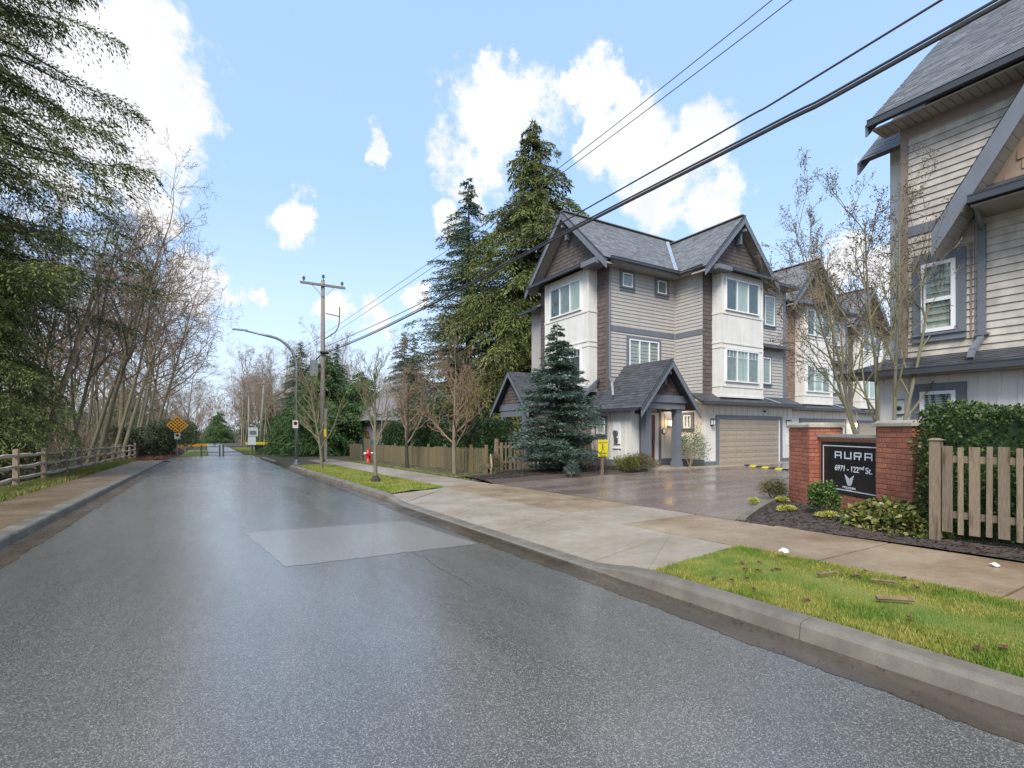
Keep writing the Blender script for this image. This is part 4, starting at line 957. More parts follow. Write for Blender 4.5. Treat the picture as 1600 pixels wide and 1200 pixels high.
def pier(y0, y1, x1=.70):
    p = MB().box(.01, x1-.01, y0+.01, y1-.01, -.3, 1.68).build('pier', 'mortar', SG)
    brick_face(p, 'y', .005, y0, y1, -.02, 19, True)      # street face
    brick_face(p, 'x', y0+.005, .0, x1, -.02, 19, True)     # camera side
    brick_face(p, 'x', y1-.005, .0, x1, -.02, 19, False); brick_face(p, 'y', x1-.005, y0, y1, -.02, 19, False)
    cp = MB(); cp.hexa([(-.05, y0-.05, 1.67), (x1+.05, y0-.05, 1.67), (x1+.05, y1+.05, 1.67), (-.05, y1+.05, 1.67), (-.05, y0-.05, 1.73), (x1+.05, y0-.05, 1.73), (x1+.05, y1+.05, 1.73), (-.05, y1+.05, 1.73)])
    cp.hexa([(-.03, y0-.03, 1.73), (x1+.03, y0-.03, 1.73), (x1+.03, y1+.03, 1.73), (-.03, y1+.03, 1.73), (.02, y0+.02, 1.775), (x1-.02, y0+.02, 1.775), (x1-.02, y1-.02, 1.775), (.02, y1-.02, 1.775)])
    cp.build('cap', 'cap', SG, bevel=.006)
pier(0, .8); pier(2.76, 3.56)
pn = MB().box(.21, .55, .8, 2.76, -.3, 1.45).build('panel_wall', 'mortar', SG)
brick_face(pn, 'y', .205, .8, 2.76, -.02, 4, False); 
brick_face(pn, 'y', .205, .8, 2.76, 1.38, 1, False)
for a, b in ((.8, .88), (2.66, 2.76)): brick_face(pn, 'y', .205, a, b, .35, 12, False)
brick_face(pn, 'y', .545, .8, 2.76, -.02, 16, False)
rest.build('brickwork', 'brick', SG, stuff=True)
MB().box(.15, .6, .805, 2.755, 1.47, 1.53).box(.18, .57, .805, 2.755, 1.44, 1.47).build('coping', 'cap', SG)
sb = MB().box(.185, .225, .88, 2.66, .35, 1.375).build('sign_board', 'signb', SG)
bd = MB(); xs0, xs1 = .178, .188
for (ya, yb, za, zb) in ((.95, 2.59, 1.285, 1.305), (.95, 2.59, .425, .445), (.95, .97, .445, 1.285), (2.57, 2.59, .445, 1.285)): bd.box(xs0, xs1, ya, yb, za, zb)
bd.build('sign_border', 'signw', sb)
# lettering: local reading direction runs from y = 2.59 (left) to y = .95 (right)
def letters(strokes, ox, oz, w, h, th):
    mb = MB()
    for (x0, z0, x1, z1) in strokes:
        ya, yb = ox-x0*w, ox-x1*w
        if abs(z0-z1) < 1e-6: mb.box(.18, .19, min(ya, yb)-th/2, max(ya, yb)+th/2, oz+z0*h-th/2, oz+z0*h+th/2)
        else: mb.box(.179, .191, ya-th/2, ya+th/2, oz+min(z0, z1)*h-th/2, oz+max(z0, z1)*h+th/2)
    return mb
A_ = [(0, 0, 0, 1), (0, 1, 1, 1), (1, 0, 1, 1), (0, .42, 1, .42)]; U_ = [(0, 0, 0, 1), (0, 0, 1, 0), (1, 0, 1, 1)]; R_ = [(0, 0, 0, 1), (0, 1, 1, 1), (1, .45, 1, 1), (0, .45, 1, .45), (.75, 0, .75, .45)]
for L_, ox in ((A_, 2.19), (U_, 1.90), (R_, 1.62), (A_, 1.33)): letters(L_, ox, 1.06, .175, .115, .026).build('letter', 'signw', sb)
def text_mesh(body, size, loc, rot, m, parent, name='lettering', align='CENTER', ext=.004, scale_x=1.):
    cu = bpy.data.curves.new(name, 'FONT'); cu.body = body; cu.size = size; cu.align_x = align; cu.align_y = 'CENTER'; cu.extrude = ext; cu.resolution_u = 3; cu.offset = size*.012
    t = bpy.data.objects.new(name, cu); COL.objects.link(t); bpy.context.view_layer.update()
    dg = bpy.context.evaluated_depsgraph_get(); me = bpy.data.meshes.new_from_object(t.evaluated_get(dg)); bpy.data.objects.remove(t); bpy.data.curves.remove(cu)
    me.materials.clear(); me.materials.append(M[m]); o = bpy.data.objects.new(name, me); COL.objects.link(o); o.parent = parent
    o.location = loc; o.rotation_euler = rot; o.scale = (scale_x, 1, 1); return o
TR = (R(90), 0, R(-90))
def text_fit(body, yl, yr, z0, z1):
    o = text_mesh(body, .2, (.182, 0, 0), TR, 'signw', sb); co = np.array([v.co[:] for v in o.data.vertices]); mn, mx = co.min(0), co.max(0); kx = (yl-yr)/(mx[0]-mn[0]); ky = (z1-z0)/(mx[1]-mn[1])
    for v in o.data.vertices: v.co = (yl*0+(v.co[0]-mn[0])*kx, (v.co[1]-mn[1])*ky, v.co[2])
    o.location = (.182, yl, z0); return o
text_fit('6971 - 122', 2.20, 1.50, .80, .915); text_fit('nd', 1.485, 1.36, .865, .935); text_fit('St.', 1.315, 1.145, .80, .92)
text_fit('PHOENIX', 1.96, 1.58, .468, .51); text_fit('HOMES', 1.85, 1.69, .437, .455)
# winged emblem
em = MB()
for sgn in (-1, 1):
    for k in range(6):       # feathers fanning out of the body
        z0 = .665-k*.02; y0 = 1.77-sgn*.006; y1 = 1.77-sgn*(.125-.013*k); z1 = .745-k*.033
        em.prism([(.181, y0, z0), (.181, y0, z0-.016), (.181, y1, z1-.03), (.181, y1-sgn*.008, z1)], (.008, 0, 0))
em.prism([(.181, 1.784, .62), (.181, 1.756, .62), (.181, 1.762, .55), (.181, 1.778, .55)], (.009, 0, 0)); em.box(.181, .189, 1.735, 1.805, .533, .546)
em.build('emblem', 'signw', sb)

# ================================================================ fences
def picket_fence(name, label, x, y_hi, y_lo, ytop):
    T = thing(name, label, 'fence', (x, y_hi, 0), local=False); return T
PFn = thing('picket_fence', 'near weathered wooden picket fence in front of the clipped hedge', 'fence', (8.6, 2.9, 0))
zb = .06
for (ya) in (2.86, .6, -1.7):
    MB().box(8.57, 8.68, ya, ya+.12, zb-.15, 1.47).build('post', 'wood', PFn); MB().hexa([(8.55, ya-.02, 1.471), (8.7, ya-.02, 1.471), (8.7, ya+.14, 1.471), (8.55, ya+.14, 1.471), (8.6, ya+.03, 1.5), (8.65, ya+.03, 1.5), (8.65, ya+.09, 1.5), (8.6, ya+.09, 1.5)]).build('post_cap', 'wood', PFn)
for za, zb_ in ((1.17, 1.26), (.42, .51)): MB().box(8.625, 8.665, -3.9, 2.86, za, zb_).build('rail', 'wood', PFn)
y = 2.79; k = 0
while y > -3.8:
    w = .108 if k % 2 == 0 else .056; dz = random.uniform(-.01, .01); t_ = random.uniform(-.006, .006)
    if not (.55 < y < .75 or -1.75 < y < -1.55):
        MB().hexa([(8.595, y-w/2, .22+dz), (8.62, y-w/2, .22+dz), (8.62, y+w/2, .22+dz), (8.595, y+w/2, .22+dz), (8.595, y-w/2+t_, 1.385+dz), (8.62, y-w/2+t_, 1.385+dz), (8.62, y+w/2+t_, 1.385+dz), (8.595, y+w/2+t_, 1.385+dz)]).build('picket', 'wood', PFn)
    y -= .143; k += 1
# long board fence on the far side of the driveway
LF = thing('board_fence', 'long mossy board fence along the pavement under the dark hedge', 'fence', (9.6, 25, 0))
posts = [18.0, 19.3, 21.0, 21.9, 23.8, 26.0, 28.6, 30.8, 33.4]; xfz = lambda y: 9.75-.028*(y-18)
for y in posts:
    z = sl(y)+.1; MB().box(xfz(y)-.1, xfz(y)-.005, y-.05, y+.05, z-.2, z+1.2).build('post', 'woodf', LF)
me_cache = {}
def board_at(parent, x, y, z, w, h, name='board', m='woodf'):
    k = (round(w, 2), m)
    if k not in me_cache:
        o = MB().box(-.012, .012, -w/2, w/2, 0, 1).build(name, m); me_cache[k] = o.data; bpy.data.objects.remove(o)
    b = bpy.data.objects.new(name, me_cache[k]); COL.objects.link(b); b.parent = parent; o0 = ORI[parent.name]
    b.location = (x-o0[0], y-o0[1], z-o0[2]); b.scale = (1, 1, h); b.rotation_euler = (random.uniform(-.008, .008), random.uniform(-.01, .01), 0); return b
y = 18.1
while y < 33.3:
    board_at(LF, xfz(y)+random.uniform(-.006, .006), y, sl(y)+.15+random.uniform(-.02, .02), .14 if y > 21.9 else .11, 1.0+random.uniform(-.03, .03)); y += .15 if y > 21.9 else .165
for a, b in zip(posts[:-1], posts[1:]):
    for dz in (.35, .95): MB().bar((xfz(a)+.04, a, sl(a)+.1+dz), (xfz(b)+.04, b, sl(b)+.1+dz), .04, .09).build('rail', 'woodf', LF)
# taller panel and low gate at its far end
y = 33.5
while y < 34.9: board_at(LF, xfz(y), y, sl(y)+.12, .14, 1.45); y += .15
while y < 38: board_at(LF, xfz(y)-.1, y, sl(y)+.12, .14, 1.08); y += .15
MB().box(9.3, 9.42, 37.95, 38.07, sl(38), sl(38)+1.25).build('post', 'woodf', LF)
# pale picket piece beside the spruce
PF2 = thing('picket_fence', 'short pale picket fence panel half hidden by the blue spruce', 'fence', (10, 17.3, 0))
MB().box(9.86, 9.98, 17.5, 17.62, -.15, 1.28).build('post', 'wood', PF2)
for za in (.35, .95): MB().bar((9.95, 17.55, za), (14.6, 17.3, za), .04, .09).build('rail', 'wood', PF2)
x = 10.12; k = 0
while x < 14.6:
    w = .13 if k % 2 == 0 else .06; yy = 17.55-(x-9.95)*.054-.035
    MB().box(x-w/2, x+w/2, yy-.012, yy+.012, .02, 1.13).build('picket', 'wood', PF2); x += .2; k += 1
# split rail fence on the left
RF = thing('split_rail_fence', 'split cedar rail fence with three rails along the woods', 'fence', (-5.15, 30, 0))
py_ = [12.0, 15.2, 18.5, 21.8, 25.0, 28.4, 31.4, 34.8, 38.0, 41.2, 44.0, 46.6, 49.5, 53.0]
for i, y in enumerate(py_):
    z = sl(y)+.1; h = 1.22+random.uniform(-.06, .06); w = .075; lx = random.uniform(-.02, .02)
    MB().hexa([(-5.15-w, y-w, z-.2), (-5.15+w, y-w, z-.2), (-5.15+w, y+w, z-.2), (-5.15-w, y+w, z-.2), (-5.15-w*.9+lx, y-w, z+h-.02), (-5.15+w*.9+lx, y-w, z+h), (-5.15+w*.9+lx, y+w, z+h-.01), (-5.15-w+lx, y+w, z+h-.03)]).build('post', 'railpost', RF, bevel=.012)
for y0, y1 in zip(py_[:-1], py_[1:]):
    for zz in (.3, .68, 1.05):
        pts = []; rr = []
        for i in range(7):
            t = i/6; y = y0+(y1-y0)*t; pts.append((-5.15+random.uniform(-.02, .02), y, sl(y)+.1+zz+random.uniform(-.022, .022)+(-.03*math.sin(math.pi*t)))); rr.append((.045 if i in (0, 6) else .068)*random.uniform(.85, 1.15))
        MB().tube(pts, rr, 5).build('rail', 'rail', RF)

# ================================================================ poles, lamp, cables
def utility_pole(label, x, y, top, base, arm, r0=.17, extra=False, tilt=0.):
    T = thing('utility_pole', label, 'utility pole', (x, y, base))
    MB().tube([(x, y, base-.3), (x+tilt*.5, y, (base+top)/2), (x+tilt, y, top)], [r0, r0*.85, r0*.66], 10).build('pole', 'polewood', T, smooth=True)
    for zz, w in arm:
        MB().box(x-w+tilt, x+w+tilt, y-.2, y-.08, zz-.07, zz+.07).build('crossarm', 'polewood', T)
        for sg in (-1, 1): MB().bar((x+tilt, y-.14, zz-.75), (x+sg*w*.5+tilt, y-.14, zz-.06), .035, .02).build('brace', 'steel', T)
        for px in (-w*.85, 0, w*.85):
            z0 = zz+.07 if px else max(top, zz+.07); MB().lathe([(.025, 0), (.03, .12), (.1, .13), (.05, .2), (.1, .22), (.06, .3), (.02, .33)], (x+px+tilt, y-.14, z0), 10).build('insulator', 'steel', T)
    return T
UP = utility_pole('weathered wooden utility pole with single crossarm beside the street lamp', 6.3, 33.4, 11.1, -.38, ((10.75, 1.35),), .175)
mb = MB(); mb.tube([(6.45, 33.3, 9.0), (7.3, 33.3, 8.9)], .03, 6); mb.tube([(7.3, 33.3, 9.5), (7.3, 33.3, 8.9), (7.25, 33.3, 8.3), (7.05, 33.3, 7.9), (6.7, 33.3, 7.6), (6.4, 33.2, 7.4)], .035, 6); mb.build('riser_bracket', 'steel', UP)
MB().box(5.55, 5.95, 33.1, 33.5, 5.0, 6.0).build('equipment_box', 'metal', UP); MB().box(6.35, 6.5, 33.15, 33.3, -.2, 3).build('cable_guard', 'polewood', UP)
MB().box(6.32, 6.45, 33.1, 33.22, 1.2, 1.7).build('tag', 'yellow', UP); MB().tube([(6.1, 33.2, 6.5), (6.6, 33.2, 6.5)], .09, 8).build('cable_clamp', 'black', UP)
utility_pole('distant leaning utility pole with two crossarms left of the dark cedar', 6.7, 82, 9.6, -1.3, ((9.3, 1.3), (8.5, 1.3)), .19, tilt=.6)
utility_pole('farthest thin utility pole beside the trail', 7.2, 112, 8.7, -1.7, ((8.4, 1.2),), .2)
def cable(label, pts, r):
    P = [Vector(p) for p in pts]; out = []
    for i in range(len(P)-1):
        p0, p1, p2, p3 = P[max(i-1, 0)], P[i], P[i+1], P[min(i+2, len(P)-1)]
        for k in range(8):
            t = k/8; out.append(.5*((2*p1)+(-p0+p2)*t+(2*p0-5*p1+4*p2-p3)*t*t+(-p0+3*p1-3*p2+p3)*t**3))
    out.append(P[-1]); tag(MB().tube(out, r, 6).build('overhead_cable', 'cable'), label, 'cable')
X_ = 6.6
cable('thickest overhead cable running from the wooden pole across the house gable', [(6.45, 33.3, 6.5), (6.55, 24, 6.1), (X_, 14.8, 5.89), (X_, 9, 5.84), (X_, 4.1, 5.73), (X_, 2.2, 5.74), (X_, -8, 6.1), (X_, -20, 6.8)], .027)
cable('second thick cable lashed just above the thickest one', [(6.45, 33.3, 6.6), (6.55, 24, 6.17), (X_, 14.8, 5.96), (X_, 9, 5.895), (X_, 4.1, 5.785), (X_, 2.2, 5.795), (X_, -8, 6.17), (X_, -20, 6.9)], .016)
cable('thin single wire above the thick cable pair', [(6.45, 33.3, 6.9), (X_, 17.7, 6.2), (X_, 8.3, 6.11), (X_, 4.6, 6.07), (X_, 2.85, 6.1), (X_, -8, 6.5), (X_, -20, 7.2)], .014)
cable('highest of the thin power lines crossing the clouds', [(6.4, 82, 9.7), (7.4, 45, 8.9), (8.4, 20.2, 8.98), (9, 11.93, 9.44), (9.6, 7.1, 10.1), (10.4, 2, 11), (12, -10, 12.5)], .011)
cable('lower of the thin power lines crossing the clouds', [(7, 82, 9.4), (7.6, 45, 8.6), (8.4, 20.2, 8.68), (9, 11.93, 9.22), (9.6, 6.7, 9.82), (10.4, 1.6, 10.7), (12, -10, 12.2)], .011)
cable('sagging cable running on from the wooden pole towards the dark cedar', [(6.2, 33.5, 6.4), (6.2, 50, 5.3), (6.4, 66, 5.6), (6.7, 82, 7.2)], .04)
SL = thing('street_lamp', 'tall grey street lamp with curved arm and small parking sign', 'street lamp', (4.45, 31.2, -.35))
b = Vector((4.45, 31.2, -.35)); pts = [b, b+Vector((0, 0, 5.6))]
for k in range(1, 9):
    a = k/8*R(82); pts.append(b+Vector((-(1-math.cos(a))*1.55, 0, 5.6+math.sin(a)*1.65)))
pts.append(b+Vector((-2.6, 0, 7.42)))
MB().tube(pts, [.095]+[.075]*(len(pts)-2)+[.04], 10).build('pole', 'metal', SL, smooth=True); MB().lathe([(.2, 0), (.2, .05), (.12, .08), (.11, .3)], b, 12).build('base_plate', 'metal', SL)
MB().hexa([b+Vector(v) for v in ((-3.25, -.09, 7.42), (-2.5, -.07, 7.4), (-2.5, .07, 7.4), (-3.25, .09, 7.42), (-3.2, -.07, 7.5), (-2.5, -.05, 7.5), (-2.5, .05, 7.5), (-3.2, .07, 7.5))]).build('lamp_head', 'metal', SL)
FS = SF(31.1)
ps = MB().fbox(FS, 4.22, 4.52, 1.75, 2.2, 0, .01).build('parking_sign', 'wpaint', SL); MB().tube([FS(4.37, 2.02, .01), FS(4.37, 2.02, .014)], .11, 16).build('sign_ring', 'red', ps); MB().tube([FS(4.37, 2.02, .015), FS(4.37, 2.02, .018)], .08, 16).build('sign_disc', 'black', ps)
MB().box(4.35, 4.4, 31.07, 31.13, .3, .8).build('hand_hole', 'steel', SL)
# hydrant
HY = thing('fire_hydrant', 'red fire hydrant with white caps in front of the board fence', 'hydrant', (8.5, 31.0, -.35)); hb = (8.5, 31.0, -.35)
MB().lathe([(.19, 0), (.19, .05), (.13, .07), (.13, .5), (.17, .53), (.17, .58), (.14, .6), (.13, .7), (.09, .78), (.03, .81), (.03, .86)], hb, 14).build('body', 'red', HY, smooth=True)
for d in ((-1, 0), (1, 0)): MB().tube([(hb[0]+d[0]*.1, hb[1], hb[2]+.56), (hb[0]+d[0]*.27, hb[1], hb[2]+.56)], .075, 10).build('outlet_cap', 'wpaint', HY)
MB().tube([(hb[0], hb[1]-.1, hb[2]+.5), (hb[0], hb[1]-.25, hb[2]+.5)], .1, 12).build('pumper_cap', 'red', HY)
# checkerboard end-of-road sign
CB = thing('checkerboard_sign', 'amber diamond checkerboard sign at the end of the road', 'road sign', (-2.45, 60.5, -.9))
FC = SF(60.4); MB().box(-2.5, -2.4, 60.42, 60.5, -.95, 2.2).build('post', 'polewood', CB)
q = .92; cx_, cz_ = -2.45, 2.15
dm = MB().prism([FC(cx_-q, cz_, 0), FC(cx_, cz_-q, 0), FC(cx_+q, cz_, 0), FC(cx_, cz_+q, 0)], (0, -.02, 0)).build('sign_board', 'amber', CB)
ck = MB()
for i in range(-5, 6):
    for j in range(-5, 6):
        if (i+j) % 2 == 0 and abs(i*.17)+abs(j*.17) < q-.16: ck.fbox(FC, cx_+i*.17-.075, cx_+i*.17+.075, cz_+j*.17-.075, cz_+j*.17+.075, .02, .026)
ck.build('checker_squares', 'black', dm)
sm = MB().fbox(FC, cx_-.25, cx_+.25, .75, 1.35, 0, .012).build('small_sign', 'wpaint', CB); MB().tube([FC(cx_, 1.15, .012), FC(cx_, 1.15, .018)], .15, 14).build('sign_disc', 'black', sm)
# yellow children playing sign
YS = thing('warning_sign', 'yellow children playing sign on a stake beside the spruce', 'sign', (12.1, 13.75, -.02))
FY = SF(13.7); sx0, sx1 = 11.87, 12.32
MB().box(12.06, 12.15, 13.71, 13.77, -.05, .9).build('stake', 'wood', YS)
yb_ = MB().fbox(FY, sx0, sx1, .68, 1.27, 0, .012).build('sign_board', 'yellow', YS)
def ylet(s, z, size, sx=1.): text_mesh(s, size, ((sx0+sx1)/2-12.1, 13.7-.014-13.75, z+.02), (R(90), 0, 0), 'black', yb_, ext=.001, scale_x=sx)
ylet('DRIVE SLOW', 1.17, .072); ylet('CHILDREN', .79, .075); ylet('PLAYING', .71, .065)
mb = MB(); cxp = (sx0+sx1)/2
mb.tube([FY(cxp-.015, 1.09, .014), FY(cxp-.015, 1.09, .018)], .03, 10)
for a, b in (((-.01, .97), (.0, .87)), ((0, .87), (.07, .78)), ((0, .87), (-.05, .82)), ((-.05, .82), (-.09, .75)), ((-.005, .95), (.07, .92)), ((-.005, .95), (-.07, .88))):
    mb.bar(FY(cxp+a[0], a[1]+.09, .016), FY(cxp+b[0], b[1]+.09, .016), .003, .024, up=(0, 1, 0))
mb.build('running_figure', 'black', yb_)
# gates, bin, notice board and barriers at the trail head
GT = thing('trail_gate', 'low grey steel swing gate across the trail', 'gate', (1.5, 57.5, -.85)); z = -.86
for x in (-.4, 1.15, 1.45, 4.0): MB().tube([(x, 57.4, z-.1), (x, 57.4, z+1.05)], .075, 8).build('post', 'steel', GT)
for a, b in ((-.4, 1.15), (1.45, 4.0)):
    for h in (.35, .9): MB().tube([(a, 57.4, z+h), (b, 57.4, z+h)], .035, 6).build('rail', 'steel', GT)
BN = thing('litter_bin', 'black litter bin beside the trail gate', 'bin', (4.6, 56.9, -.86))
MB().hexa([(4.3, 56.7, -.86), (5.15, 56.7, -.86), (5.15, 57.4, -.86), (4.3, 57.4, -.86), (4.22, 56.65, .05), (5.22, 56.65, .05), (5.22, 57.45, .05), (4.22, 57.45, .05)]).build('body', 'black', BN); MB().box(4.2, 5.24, 56.63, 57.47, .05, .14).build('lid', 'rubber', BN)
NBd = thing('notice_board', 'pale trail notice board on a post at the lawn edge', 'notice board', (4.2, 60.5, -.9))
MB().box(4.13, 4.21, 60.5, 60.58, -.95, 1.9).build('post', 'polewood', NBd); FNB = SF(60.48); MB().fbox(FNB, 3.85, 4.75, 1.0, 1.95, 0, .03).build('upper_sign', 'wpaint', NBd); MB().fbox(FNB, 3.8, 4.55, .1, .95, 0, .03).build('lower_sign', 'paper', NBd); MB().fbox(FNB, 3.95, 4.6, 1.15, 1.6, .031, .036).build('map_panel', 'metal', NBd)
for nm, x0, x1, y, z in (('long yellow barrier rail left of the trail beyond the gate', -3.6, .1, 76, -.3), ('long yellow barrier rail right of the trail across the lawn', 4.6, 10.4, 78, -.2)):
    YB = thing('barrier_rail', nm, 'barrier', (x0, y, z-.8)); MB().box(x0, x1, y-.06, y+.06, z-.1, z+.24).build('beam', 'amber' if x0 < 0 else 'yellow', YB)
    for x in np.linspace(x0+.3, x1-.3, 4): MB().box(x-.08, x+.08, y-.05, y+.05, z-1.1, z-.1).build('post', 'polewood', YB)
# speed bump on the drive: alternating rubber blocks
SBm = thing('speed_bump', 'black and yellow rubber speed bump across the complex driveway', 'speed bump', (20.5, 12.5, 0))
a = Vector((20.9, 14.0, .025)); b = Vector((18.2, 8.0, .025)); n = 15
for i in range(n):
    p = a.lerp(b, i/n); q = a.lerp(b, (i+.985)/n); d = (b-a).normalized(); s2 = Vector((-d.y, d.x, 0))*.17
    MB().add([p-s2, q-s2, q-s2*.45+Vector((0, 0, .055)), p-s2*.45+Vector((0, 0, .055)), p+s2*.45+Vector((0, 0, .055)), q+s2*.45+Vector((0, 0, .055)), q+s2, p+s2], [(0, 1, 2, 3), (3, 2, 5, 4), (4, 5, 6, 7), (0, 3, 4, 7), (1, 6, 5, 2)]).build('block', 'yellow' if i % 2 else 'rubber', SBm)
# walker on the trail
pp = bpy.data.meshes.new('person'); z0 = sl(130)+.05
vs_ = [(0, 0, .92), (0, 0, 1.15), (0, 0, 1.38), (0, 0, 1.52), (0, 0, 1.66), (.19, 0, 1.4), (.24, -.05, 1.15), (.24, .05, .92), (-.19, 0, 1.4), (-.24, .05, 1.15), (-.24, .12, .93), (.1, -.02, .88), (.11, -.12, .5), (.11, -.08, .08), (.11, -.2, .04), (-.1, .02, .88), (-.11, .08, .5), (-.11, .2, .1), (-.11, .1, .05)]
pp.from_pydata(vs_, [(0, 1), (1, 2), (2, 3), (3, 4), (2, 5), (5, 6), (6, 7), (2, 8), (8, 9), (9, 10), (0, 11), (11, 12), (12, 13), (13, 14), (0, 15), (15, 16), (16, 17), (17, 18)], [])
pe = bpy.data.objects.new('person', pp); COL.objects.link(pe); pe.location = (1.6, 130, z0); pp.materials.append(M['cloth'])
pe.modifiers.new('skin', 'SKIN'); rad = [.15, .14, .17, .06, .1, .075, .055, .04, .075, .055, .04, .1, .075, .05, .045, .1, .075, .05, .045]
for v_, r_ in zip(pp.skin_vertices[0].data, rad): v_.radius = (r_, r_)
pp.skin_vertices[0].data[0].use_root = True; sd = pe.modifiers.new('sub', 'SUBSURF'); sd.levels = 1; sd.render_levels = 1
tag(pe, 'person in dark clothes walking far down the trail', 'person')
# parked car behind the low gate
CR = thing('parked_car', 'dark car parked behind the low gate at the fence end', 'car', (12.0, 40.5, -.5)); cxx, cyy, czz = 11.6, 41, -.55
prof = [(-2.1, .35), (-2.15, .75), (-1.3, .92), (-.75, 1.42), (.75, 1.45), (1.45, .95), (2.1, .85), (2.15, .4)]
MB().prism([(cxx-.85, cyy+p[0], czz+p[1]) for p in prof], (1.7, 0, 0)).build('body', 'carp', CR, bevel=.05)
MB().prism([(cxx-.7, cyy-1.27, czz+.97), (cxx+.7, cyy-1.27, czz+.97), (cxx+.62, cyy-.83, czz+1.38), (cxx-.62, cyy-.83, czz+1.38)], (0, -.03, .02)).build('windscreen', 'glass', CR)
for sx in (-.82, .82):
    for sy in (-1.35, 1.35): w_ = MB().tube([(cxx+sx-.1, cyy+sy, czz+.32), (cxx+sx+.1, cyy+sy, czz+.32)], .32, 16).build('wheel', 'rubber', CR)
# ================================================================ vegetation
def tri_leaves(P, D, L, W, seed, jit=.5, fold=0.):
    """one narrow triangle per point P, growing along D"""
    r = np.random.default_rng(seed); n = len(P); D = D+r.normal(0, jit, (n, 3)); D /= np.linalg.norm(D, axis=1)[:, None]+1e-9
    S = np.cross(D, r.normal(0, 1, (n, 3))); S /= np.linalg.norm(S, axis=1)[:, None]+1e-9
    L = (L*r.uniform(.6, 1.3, n))[:, None]; W = (W*r.uniform(.7, 1.3, n))[:, None]
    V = np.empty((n, 4, 3)); V[:, 0] = P; V[:, 1] = P+D*L*.45+S*W; V[:, 2] = P+D*L; V[:, 3] = P+D*L*.45-S*W
    return V.reshape(-1, 3), np.arange(n*4).reshape(-1, 4)
def conifer(name, label, H, Rr, loc, m, seed, base=.06, droop=.35, up=.15, whorl=.42, nbr=6, leaf=(.26, .045), step=.13, twig=.42, prof=.85, bark='barkd', hang=.25, group=None, cat='tree', irregular=.25, fill=1.0, lean=0, side=None, limbs=True):
    r = np.random.default_rng(seed); T = thing(name, label, cat, loc, group=group, local=True)
    tr = MB(); tr.tube([(0, 0, -.3), (lean*.3, 0, H*.3), (lean*.7, 0, H*.7), (lean, 0, H)], [H*.016+.04, H*.012+.02, H*.006+.01, .01], 8); tr.build('trunk', bark, T, smooth=True)
    PP = []; DD = []; LL = []; lm = MB(); z = H*base
    while z < H*.985:
        f = (z/H-base)/(1-base); Lmax = Rr*(1-f)**prof*min(1, .35+f*6)
        for k in range(max(3, int(nbr*(1 if f < .8 else .8)))):
            az = r.uniform(0, 6.283)
            if side is not None and r.uniform() < .0: az = side
            L = Lmax*r.uniform(1-irregular*1.6, 1+irregular); zz = z+r.uniform(-1, 1)*whorl; up_ = up+r.normal(0, .13)
            if L < .12: L = .12
            n = max(3, int(L/step)); t = np.linspace(.1, 1, n); cx, sy_ = math.cos(az), math.sin(az); dr = droop*r.uniform(.6, 1.4)
            rad = t*L; h = zz+up_*rad*(1.2-t)-dr*L*t*t*.9+(.22*L*np.clip(t-.7, 0, 1))+lean*0
            wob = np.cumsum(r.normal(0, .03, n))*L*.25
            B = np.stack([rad*cx-wob*sy_+lean*zz/H, rad*sy_+wob*cx, h], 1)
            if limbs and L > 1.2: lm.tube([B[0]*.0+np.array([lean*zz/H, 0, zz])]+[B[i] for i in np.linspace(0, n-1, 4).astype(int)], [.014+L*.011, .012+L*.009, .01+L*.006, .012, .005], 4, False)
            tan = np.gradient(B, axis=0); tan /= np.linalg.norm(tan, axis=1)[:, None]+1e-9
            sidev = np.stack([-np.full(n, sy_), np.full(n, cx), np.zeros(n)], 1)
            for sgn in (-1, 1):
                tl = twig*L*(.25+.75*np.sin(np.pi*np.clip(t*.95, 0, 1)))*r.uniform(.5, 1.2, n); tl = np.clip(tl, .1, 1.3)
                m_ = max(2, int(2+fill*2.2)); 
                for q in range(m_):
                    s = (q+r.uniform(0, 1, n))/m_
                    d = tan*.75+sidev*sgn*.85; P = B+d*(tl*s)[:, None]; P[:, 2] -= hang*tl*s*s*1.1+r.normal(0, .09, n)*tl
                    dd = d.copy(); dd[:, 2] -= hang*1.3*s; PP.append(P); DD.append(dd)
            PP.append(B); DD.append(tan)
        z += whorl*r.uniform(.8, 1.2)
    P = np.concatenate(PP); D = np.concatenate(DD)
    V, Fc = tri_leaves(P, D, leaf[0], leaf[1], seed+1, .38)
    np_mesh('crown', V, Fc, m, T, stuff=False)
    if limbs and lm.v: lm.build('limbs', bark, T, fix=False)
    return T
def place(T, label, loc, rot=0, s=1., group=None):
    c = copy_tree(T); c.location = loc; c.rotation_euler = (0, 0, rot); c.scale = (s, s, s*random.uniform(.95, 1.05)); c['label'] = label
    if group: c['group'] = group
    return c
